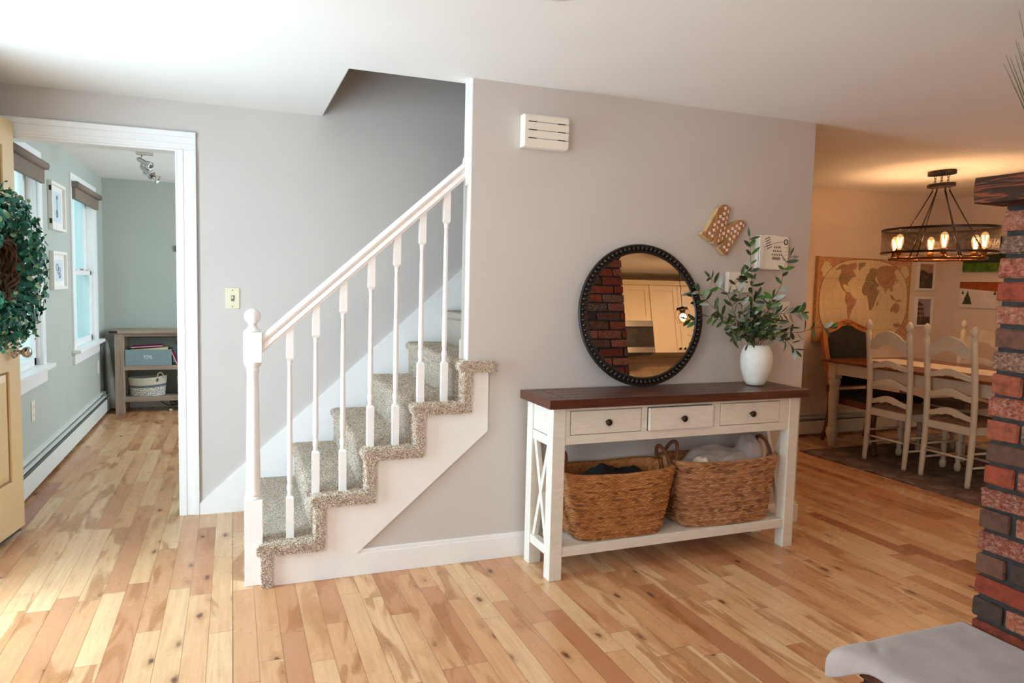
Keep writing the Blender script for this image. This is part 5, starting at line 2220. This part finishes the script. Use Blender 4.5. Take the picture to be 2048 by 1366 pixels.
m.grid(sfn, 26, 26)
m.build('seat_cushion', 'velvet_black', ac)
m = MB()
rail = [(-.31, .43), (.31, .43), (.31, .385), (.25, .36), (.16, .375), (.08, .345), (0, .33), (-.08, .345), (-.16, .375), (-.25, .36), (-.31, .385)]
m.prism([(5.21 + a, b) for a, b in rail], 4.38, 4.40)
for s in (-1, 1):
    m.add([(5.21 + s * .31, 4.385, .43), (5.21 + s * .31, 4.385, .375), (5.21 + s * .25, 4.92, .375), (5.21 + s * .25, 4.92, .43),
           (5.21 + s * .29, 4.385, .43), (5.21 + s * .29, 4.385, .375), (5.21 + s * .23, 4.92, .375), (5.21 + s * .23, 4.92, .43)],
          [(0, 1, 2, 3), (7, 6, 5, 4), (0, 4, 5, 1), (3, 2, 6, 7), (1, 5, 6, 2), (0, 3, 7, 4)])
m.prism([(4.97, .375), (5.45, .375), (5.45, .43), (4.97, .43)], 4.90, 4.925)
m.build('seat_rail', 'armchair_dark', ac)
for s in (-1, 1):
    pts = [Vector((5.21 + s * .285, 4.395, .41)), Vector((5.21 + s * .305, 4.385, .32)), Vector((5.21 + s * .29, 4.395, .20)), Vector((5.21 + s * .272, 4.385, .09)), Vector((5.21 + s * .285, 4.38, .035)), Vector((5.21 + s * .305, 4.345, .026))]
    C_ = catmull(pts, 5)
    MB().tube(C_, [.034 - .018 * min(1, i / 16) + (.006 if i > 20 else 0) for i in range(len(C_))], 12).build('front_leg', 'armchair_dark', ac)
    pts = [Vector((5.21 + s * .235, 4.945, .52)), Vector((5.21 + s * .235, 4.925, .40)), Vector((5.21 + s * .24, 4.93, .2)), Vector((5.21 + s * .25, 4.97, .02))]
    C_ = catmull(pts, 5)
    MB().tube(C_, [.024 - .006 * i / len(C_) for i in range(len(C_))], 10).build('back_leg', 'armchair_dark', ac)

# world map canvas
mp = empty('world_map', (5.6, FY, .95), 'large antique style world map canvas leaning slightly on the dining wall', 'map')
mx0, mx1, mz0, mz1, my = 5.045, 6.185, .905, 1.665, FY - .035
MB().box(mx0, mx1, my + .002, FY - .002, mz0, mz1).build('stretched_canvas', 'map_border', mp, bevel=.002)
fr_ = MB()
for a in ((mx0 - .018, mx0, mz0 - .018, mz1 + .012), (mx1, mx1 + .010, mz0 - .018, mz1 + .012)):
    fr_.box(a[0], a[1], my - .003, FY - .002, a[2], a[3])
fr_.box(mx0, mx1, my - .003, FY - .002, mz0 - .018, mz0).box(mx0, mx1, my - .003, FY - .002, mz1, mz1 + .008)
fr_.build('frame', 'canvas_frame', mp)


def muv(px, py):
    """picture fraction from the traced map (1434 px tracing)"""
    u = (px - 92) / (1325 - 92 - (py - 130) * .025)
    v = (py - 130) / 1085
    return mx0 + (mx1 - mx0) * u, mz1 - (mz1 - mz0) * v


ocean = []
for k in range(64):
    a = 2 * pi * k / 64
    e = 2.6
    r = (abs(cos(a)) ** e + abs(sin(a)) ** e) ** (-1 / e)
    ocean.append(((mx0 + mx1) / 2 + .555 * r * cos(a), 1.270 + .392 * r * sin(a)))
ocean = [(x, min(mz1 - .003, max(mz0 + .003, z))) for x, z in ocean]
MB().prism(ocean, my - .0003, my + .002).build('ocean', 'map_ocean', mp)
ol_ = MB(); ol_.tube([(x, my - .001, z) for x, z in ocean], .0022, 5, True); ol_.build('globe_outline', 'map_ink', mp)
LAND = {
    'north_america': ('map_land_olive', [(340, 240), (400, 205), (470, 220), (500, 290), (560, 340), (575, 370), (520, 385), (490, 430), (465, 465), (480, 500), (430, 470), (400, 490), (440, 560), (470, 580), (450, 590), (400, 540), (370, 480), (345, 420), (360, 350), (380, 330), (375, 270), (300, 290)]),
    'canada': ('map_land_rose', [(400, 215), (480, 205), (560, 180), (580, 230), (530, 290), (575, 360), (530, 375), (490, 340), (390, 335), (385, 270)]),
    'greenland': ('map_land_olive', [(600, 180), (690, 175), (685, 215), (640, 250), (612, 295), (600, 250)]),
    'south_america': ('map_land_rose', [(455, 580), (500, 575), (545, 640), (592, 680), (575, 760), (545, 800), (520, 880), (505, 925), (525, 950), (495, 940), (480, 860), (475, 760), (440, 690), (440, 640)]),
    'africa': ('map_land_olive', [(690, 440), (760, 430), (830, 460), (870, 540), (900, 555), (870, 620), (850, 680), (835, 750), (800, 815), (775, 820), (760, 760), (750, 680), (735, 620), (690, 615), (660, 575), (665, 510)]),
    'europe': ('map_land_olive', [(700, 400), (725, 330), (750, 300), (755, 260), (800, 240), (850, 260), (850, 340), (830, 400), (860, 440), (900, 480), (860, 505), (820, 450), (760, 425), (700, 440)]),
    'asia': ('map_land_rose', [(850, 260), (900, 225), (960, 205), (1060, 210), (1140, 215), (1120, 260), (1090, 290), (1130, 370), (1110, 430), (1080, 480), (1090, 540), (1060, 560), (1030, 510), (1000, 530), (985, 595), (960, 520), (920, 490), (880, 440), (860, 380), (850, 320)]),
    'indies': ('map_land_rose', [(1045, 600), (1080, 610), (1130, 680), (1190, 660), (1220, 690), (1160, 700), (1080, 670)]),
    'australia': ('map_land_rose', [(1065, 790), (1085, 750), (1130, 710), (1165, 735), (1170, 715), (1190, 770), (1175, 830), (1140, 865), (1110, 830), (1060, 840)]),
    'madagascar': ('map_land_rose', [(865, 720), (885, 690), (885, 740), (865, 770)]),
    'japan': ('map_land_olive', [(1135, 400), (1150, 380), (1145, 430), (1130, 440)]),
    'antarctica': ('map_land_rose', [(1110, 1000), (1190, 995), (1215, 1020), (1180, 1060), (1130, 1045)]),
}
for kq, (nm, (mt_, P_)) in enumerate(LAND.items()):
    fine = []
    for q in range(len(P_)):
        (xa, ya), (xb, yb) = P_[q], P_[(q + 1) % len(P_)]
        ns_ = max(1, int(sqrt((xb - xa) ** 2 + (yb - ya) ** 2) / 14))
        for w_ in range(ns_):
            t_w = w_ / ns_
            jx = 7 * noise.noise(Vector((xa + (xb - xa) * t_w, ya + (yb - ya) * t_w, 3.)) * .09) if w_ else 0
            jy = 7 * noise.noise(Vector((xa + (xb - xa) * t_w, ya + (yb - ya) * t_w, 9.)) * .09) if w_ else 0
            fine.append((xa + (xb - xa) * t_w + jx, ya + (yb - ya) * t_w + jy))
    o = MB().prism([muv(a, b) for a, b in fine], my - .0014 - .0002 * kq, my + .001)
    o.build('continent', mt_, mp)
for cx_, cz_, r_ in ((mx0 + .085, mz1 - .11, .075), (mx1 - .075, mz1 - .11, .065)):
    ins = MB().prism([(cx_ + r_ * .8 * cos(k * pi / 10) * (1 + .2 * sin(k * 2.1)), cz_ + r_ * sin(k * pi / 10)) for k in range(20)], my - .0008, my + .001)
    ins.build('corner_inset', 'map_ocean', mp)

gt = MB()
for k in range(1, 8):
    zz = mz0 + (mz1 - mz0) * k / 8
    hw = .545 * (1 - abs((zz - 1.27) / .40) ** 2.6) ** (1 / 2.6) if abs(zz - 1.27) < .39 else .1
    gt.box((mx0 + mx1) / 2 - hw, (mx0 + mx1) / 2 + hw, my - .0006, my, zz - .0005, zz + .0005)
for k in range(-5, 6):
    gt.tube([((mx0 + mx1) / 2 + .1 * k * (1 - .62 * abs((zz - 1.27) / .39) ** 2.4), my - .0003, zz) for zz in [mz0 + .005 + (mz1 - mz0 - .01) * i / 14 for i in range(15)]], .0006, 4)
gt.build('graticule', 'map_ink', mp)
md_ = MB().box((mx0 + mx1) / 2 - .028, (mx0 + mx1) / 2 - .026, my - .0016, my, mz0 + .01, mz1 - .01)
md_.build('centre_crease', 'map_ocean', mp)

# two framed city photographs
for k, (z0, z1, lab, sky) in enumerate(((1.385, 1.668, 'upper white framed city photo at dusk right of the map', 'photo_sunset'), (1.022, 1.322, 'lower white framed photo of a round arcaded ruin right of the map', 'photo_sky'))):
    x0, x1 = 6.310, 6.545
    r = empty('framed_photo', ((x0 + x1) / 2, FY, z0), lab, 'picture frame', 'framed photos beside the map')
    t = .022
    m = MB()
    m.box(x0, x0 + t, FY - .025, FY, z0, z1).box(x1 - t, x1, FY - .025, FY, z0, z1).box(x0 + t, x1 - t, FY - .025, FY, z0, z0 + t).box(x0 + t, x1 - t, FY - .025, FY, z1 - t, z1)
    m.build('frame', 'frame_white', r, bevel=.002)
    MB().box(x0 + t, x1 - t, FY - .010, FY - .004, z0 + t, z1 - t).build('photo_sky', sky, r)
    m = MB()
    a, b = x0 + t, x1 - t
    if k:
        m.prism([(a, z0 + t), (b, z0 + t), (b, z0 + .10), (a + .11, z0 + .10), (a + .09, z0 + .22), (a, z1 - t - .01)], FY - .012, FY - .009)
    else:
        m.prism([(a, z0 + t), (b, z0 + t), (b, z0 + .18), (a + .13, z0 + .17), (a + .07, z0 + .20), (a, z0 + .20)], FY - .012, FY - .009)
    m.build('photo_buildings', 'photo_dark', r)
    if k:
        m = MB()
        for rw in range(3):
            for q in range(4):
                cx_ = a + .012 + .024 * q
                cz_ = z0 + .10 + .045 * rw
                m.prism([(cx_ - .007, cz_), (cx_ + .007, cz_), (cx_ + .007, cz_ + .018), (cx_, cz_ + .028), (cx_ - .007, cz_ + .018)], FY - .0135, FY - .0115)
        m.build('photo_arches', 'photo_sunset', r)

# canvases on the right wall of the dining room
XR = DX1
gpic = empty('canvas_painting', (XR, 4.6, 1.57), 'green meadow painting, the upper of two canvases, behind the chandelier', 'painting', 'canvases on the dining room side wall')
MB().box(XR - .02, XR, 4.15, 5.02, 1.575, 1.90).build('canvas', 'paint_darkgreen', gpic)
MB().box(XR - .022, XR - .0195, 4.15, 5.02, 1.575, 1.66).build('grass_field', 'paint_grass', gpic)
spic = empty('canvas_painting', (XR, 4.6, 1.23), 'snowy field painting with small fir trees, the lower of two canvases', 'painting', 'canvases on the dining room side wall')
MB().box(XR - .02, XR, 4.15, 5.035, 1.228, 1.478).build('canvas', 'paint_snow', spic)
MB().prism([(4.15, 1.478), (5.035, 1.478), (5.035, 1.415), (4.7, 1.392), (4.15, 1.378)], XR - .0215, XR - .0195, 'x').build('dusk_sky', 'paint_dusk', spic)
for (yy, zz, hh) in ((4.95, 1.262, .13), (4.68, 1.358, .04), (4.60, 1.348, .035), (4.30, 1.30, .065), (5.0, 1.36, .035)):
    t = MB()
    w_ = hh * .75
    t.prism([(yy - w_ / 2, zz), (yy + w_ / 2, zz), (yy + w_ * .30, zz + hh * .35), (yy + w_ * .36, zz + hh * .35), (yy + w_ * .12, zz + hh * .7), (yy, zz + hh), (yy - w_ * .12, zz + hh * .7), (yy - w_ * .36, zz + hh * .35), (yy - w_ * .30, zz + hh * .35)], XR - .0225, XR - .0205, 'x')
    t.build('fir_tree', 'leaf_green', spic)

# ------------------------------------------------------------------ chandelier
hx, hy = 5.10, 4.07
cd = empty('chandelier', (hx, hy, H), 'oval bronze mesh drum chandelier with six glowing bulbs over the dining table', 'chandelier')


def ell(a, b, z, n=64, t0=0.):
    return [(hx + b * cos(2 * pi * i / n + t0), hy + a * sin(2 * pi * i / n + t0), z) for i in range(n)]


def oval_plate(z0, z1, a=.115, b=.062):
    return MB().prism([(p[0], p[1]) for p in ell(a, b, 0, 40)], z0, z1, 'z')


oval_plate(H - .032, H - .001).build('ceiling_canopy', 'bronze', cd, bevel=.003)
oval_plate(H - .125, H - .098).build('hanging_plate', 'bronze', cd, bevel=.003)
for s in (-1, 0, 1):
    m = MB()
    for k, zc in enumerate((H - .044, H - .065, H - .086)):
        m.tube([(hx + (.008 * cos(t) if k % 2 else 0), hy + s * .055 + (0 if k % 2 else .008 * cos(t)), zc + .014 * sin(t)) for t in [2 * pi * i / 12 for i in range(12)]], .0022, 5, True)
    m.build('chain', 'bronze', cd)
ZT, ZB, ZP = 1.852, 1.672, 1.625
EA, EB = .450, .300
for z in (ZT, ZB):
    m = MB()
    P = ell(EA, EB, z, 80)
    vs, fs = [], []
    for (x, y, _) in P:
        nx, ny = x - hx, y - hy
        L = sqrt(nx * nx + ny * ny)
        nx /= L; ny /= L
        for dn_, dz in ((-.003, -.009), (.003, -.009), (.003, .009), (-.003, .009)):
            vs.append((x + nx * dn_, y + ny * dn_, z + dz))
    for i in range(80):
        j = (i + 1) % 80
        for k in range(4):
            fs.append((i * 4 + k, i * 4 + (k + 1) % 4, j * 4 + (k + 1) % 4, j * 4 + k))
    m.add(vs, fs)
    m.build('shade_rim', 'bronze', cd)
m = MB()
P = ell(EA, EB, 0, 96)
m.add([(p[0], p[1], z) for z in (ZB, ZT) for p in P], [(i, (i + 1) % 96, 96 + (i + 1) % 96, 96 + i) for i in range(96)], True)
m.build('mesh_shade', 'wire_mesh', cd)
m = MB()
m.tube(ell(EA - .085, EB - .06, ZP, 64), .0105, 10, True)
m.build('pipe_ring', 'bronze_copper', cd)
for k in range(6):
    th_ = radians(-35.6 + 60 * k)
    bx_, by_ = hx + (EB - .06) * cos(th_), hy - (EA - .085) * sin(th_)
    m = MB()
    m.lathe([(.016, 0), (.016, .012), (.011, .016), (.011, .022), (.021, .026), (.021, .06), (.018, .066)], bx_, by_, ZP + .003, 18)
    m.build('bulb_socket', 'brass_socket', cd)
    m = MB()
    m.lathe([(.013, 0), (.016, .012), (.026, .045), (.030, .075), (.027, .10), (.016, .118), (.004, .124)], bx_, by_, ZP + .066, 18)
    bo_ = m.build('bulb', 'bulb_lit', cd)
    m = MB()
    for q in range(8):
        a = q * pi / 4
        m.tube([(bx_ + .008 * cos(a), by_ + .008 * sin(a), ZP + .080), (bx_ + .020 * cos(a + .3), by_ + .020 * sin(a + .3), ZP + .165)], .0030, 5)
    m.build('filament', 'filament', bo_)
    lamp('chandelier_bulb_light', 'POINT', (bx_, by_, ZP + .125), 14, WARM, rad=.02)
    # rods from plate to the pipe ring
    ph = radians(-5.6 + 60 * k)
    p0 = Vector((hx + .035 * cos(ph), hy + .065 * sin(ph), H - .15))
    p1 = Vector((hx + (EB - .06) * cos(ph), hy + (EA - .085) * sin(ph), ZP + .006))
    MB().tube([p0, p1], .0052, 8).build('rod', 'bronze', cd)
    m = MB()
    m.tube([(p0.x + .008 * cos(t), p0.y, p0.z + .012 + .010 * sin(t)) for t in [2 * pi * i / 10 for i in range(10)]], .002, 5, True)
    m.build('ring_link', 'bronze', cd)
    m = MB()
    m.lathe([(.0, -.014), (.015, -.010), (.017, 0), (.015, .010), (.0, .014)], 0, 0, 0, 12, Matrix.Translation(p1 + Vector((0, 0, -.006))))
    m.build('pipe_union', 'bronze_copper', cd)

# ------------------------------------------------------------------ kitchen seen in the mirror
KF = -.10    # front of the wall cabinets
KW_ = -.46


def cabinet(x0, x1, z0, z1, label, doors, knobs):
    r = empty('wall_cabinet', ((x0 + x1) / 2, (KF + KW_) / 2, z0), label, 'cabinet', 'kitchen wall cabinets')
    MB().box(x0 + .001, x1 - .001, KW_, KF - .02, z0, z1).build('carcass', 'cabinet_cream', r)
    w_ = (x1 - x0) / doors
    for k in range(doors):
        a, b = x0 + k * w_ + .002, x0 + (k + 1) * w_ - .002
        m = MB()
        s = .055
        m.box(a, a + s, KF - .02, KF, z0 + .002, z1 - .002).box(b - s, b, KF - .02, KF, z0 + .002, z1 - .002)
        m.box(a + s, b - s, KF - .02, KF, z0 + .002, z0 + s).box(a + s, b - s, KF - .02, KF, z1 - s, z1 - .002)
        m.box(a + s, b - s, KF - .02, KF - .008, z0 + s, z1 - s)
        d = m.build('door', 'cabinet_cream', r, bevel=.002)
        kx = b - .028 if (k == 0 and doors == 2) else a + .028
        if knobs:
            MB().ball(kx, KF + .016, z0 + .04, .013).build('knob', 'bronze', d)
    return r


ZC0, ZC1 = 1.415, 2.135
cabinet(3.45, 4.088, 1.752, ZC1, 'short cream cabinet above the microwave, seen in the mirror', 2, False)
cabinet(4.092, 4.78, ZC0, ZC1, 'tall cream cabinet with two doors right of the microwave, seen in the mirror', 2, True)
o = MB().box(2.94, 6.6, KW_, KF + .025, ZC1, ZC1 + .016).box(2.94, 6.6, KW_, KF + .012, ZC1 + .016, ZC1 + .05).build('trim_5', 'cabinet_cream')
tag(o, kind='structure')
cabinet(4.784, 5.6, ZC0, ZC1, 'cream cabinet farthest right in the kitchen', 2, True)
mw = empty('microwave', (3.76, -.28, 1.40), 'stainless steel over the range microwave, seen in the mirror', 'microwave')
MB().box(3.45, 4.086, KW_, KF + .03, 1.415, 1.748).build('body', 'steel', mw, bevel=.004)
MB().box(3.47, 4.075, KF + .030, KF + .036, 1.475, 1.690).build('door_window', 'microwave_glass', mw)
MB().box(3.62, 4.02, KF + .0355, KF + .038, 1.505, 1.66).build('window_screen', 'counter_dark', mw)
MB().box(3.50, 4.05, KF - .02, KF + .028, 1.395, 1.415).build('vent_grille', 'dark_slot', mw)
S('wall_backsplash', MB().box(2.94, 6.6, KW_, KW_ + .008, .92, ZC0 + .3), 'subway_tile')
ct = MB().box(2.96, 6.5, KW_ + .01, .20, .885, .925).build('countertop', 'counter_dark', bevel=.004)
tag(ct, 'dark kitchen countertop below the tiled backsplash', 'countertop')
bcab = empty('base_cabinet', (4.7, -.1, 0), 'run of cream kitchen base cabinets under the countertop', 'cabinet')
MB().box(2.96, 6.5, KW_ + .01, .16, .09, .885).build('carcass', 'cabinet_cream', bcab)
MB().box(2.96, 6.5, KW_ + .01, .10, .0, .09).build('toe_kick', 'dark_slot', bcab)
for k in range(7):
    a = 2.98 + k * .5
    MB().box(a, a + .48, .16, .18, .11, .70).build('door', 'cabinet_cream', bcab, bevel=.003)
    MB().box(a, a + .48, .16, .18, .72, .87).build('drawer', 'cabinet_cream', bcab, bevel=.003)
ou = empty('wall_outlet', (3.93, KW_ + .008, 1.17), 'green lit double outlet on the kitchen tiles, seen in the mirror', 'outlet')
MB().box(3.87, 4.03, KW_ + .008, KW_ + .016, 1.085, 1.225).build('cover_plate', 'frame_white', ou)
MB().box(3.895, 4.005, KW_ + .015, KW_ + .018, 1.115, 1.195).build('black_inset', 'black_metal', ou)
for xx in (3.925, 3.975):
    MB().ball(xx, KW_ + .02, 1.155, .018, .01, .024).build('socket', 'frame_white', ou)

# pendant with clear globe
PXk, PYk, PZk = 3.95, .66, 1.66
pn = empty('pendant_light', (PXk, PYk, H), 'kitchen pendant with a clear globe and wire arms, seen in the mirror', 'pendant light')
MB().lathe([(.05, -.02), (.05, 0)], PXk, PYk, H - .001, 24).build('canopy', 'bronze', pn)
MB().tube([(PXk, PYk, H - .02), (PXk, PYk, PZk + .10)], .0025, 6).build('cord', 'cord_black', pn)
MB().lathe([(.010, .10), (.016, .095), (.050, .085), (.054, .070), (.030, .066), (.024, .05), (.024, .03)][::-1], PXk, PYk, PZk, 24).build('cap', 'bronze', pn)
m = MB(); m.ball(PXk, PYk, PZk - .01, .052, .052, .056, 24, 16)
gl_o = m.build('globe', 'bulb_glass', pn)
m = MB(); m.ball(PXk, PYk, PZk, .012, .012, .02, 10, 8); m.build('filament', 'filament', gl_o)
m = MB()
for s in (-1, 1):
    m.tube([(PXk + s * .05, PYk, PZk + .10), (PXk + s * .075, PYk, PZk + .05), (PXk + s * .078, PYk, PZk - .02), (PXk + s * .065, PYk, PZk - .06)], .0022, 5)
m.build('wire_cage', 'bronze', pn)
lamp('pendant_bulb_light', 'POINT', (PXk, PYk, PZk), 17, (1, .68, .42), rad=.03)

# recessed ceiling lights
for k, (x, y, lab, e) in enumerate(((.98, 2.185, 'recessed round ceiling light above the console, just at the top edge', 2.5), (4.3, 1.6, 'added unseen ceiling light between the chimney and the dining table', 4), (5.2, .9, 'added unseen ceiling light over the kitchen floor', 12))):
    r = empty('recessed_light', (x, y, H), lab, 'ceiling light', 'recessed ceiling lights')
    MB().lathe([(.062, -.004), (.085, -.006), (.090, -.001)], x, y, H, 36).build('trim_ring', 'trim_white', r)
    MB().lathe([(.001, -.0065), (.060, -.0065), (.060, -.005)], x, y, H, 36).build('lens', 'lamp_lens', r)
    l = lamp('recessed_lamp', 'AREA', (x, y, H - .012), e, (1, .70, .50) if k else (1, .84, .72), .1, .1, (x, y, 0))
    l.data.shape = 'DISK'
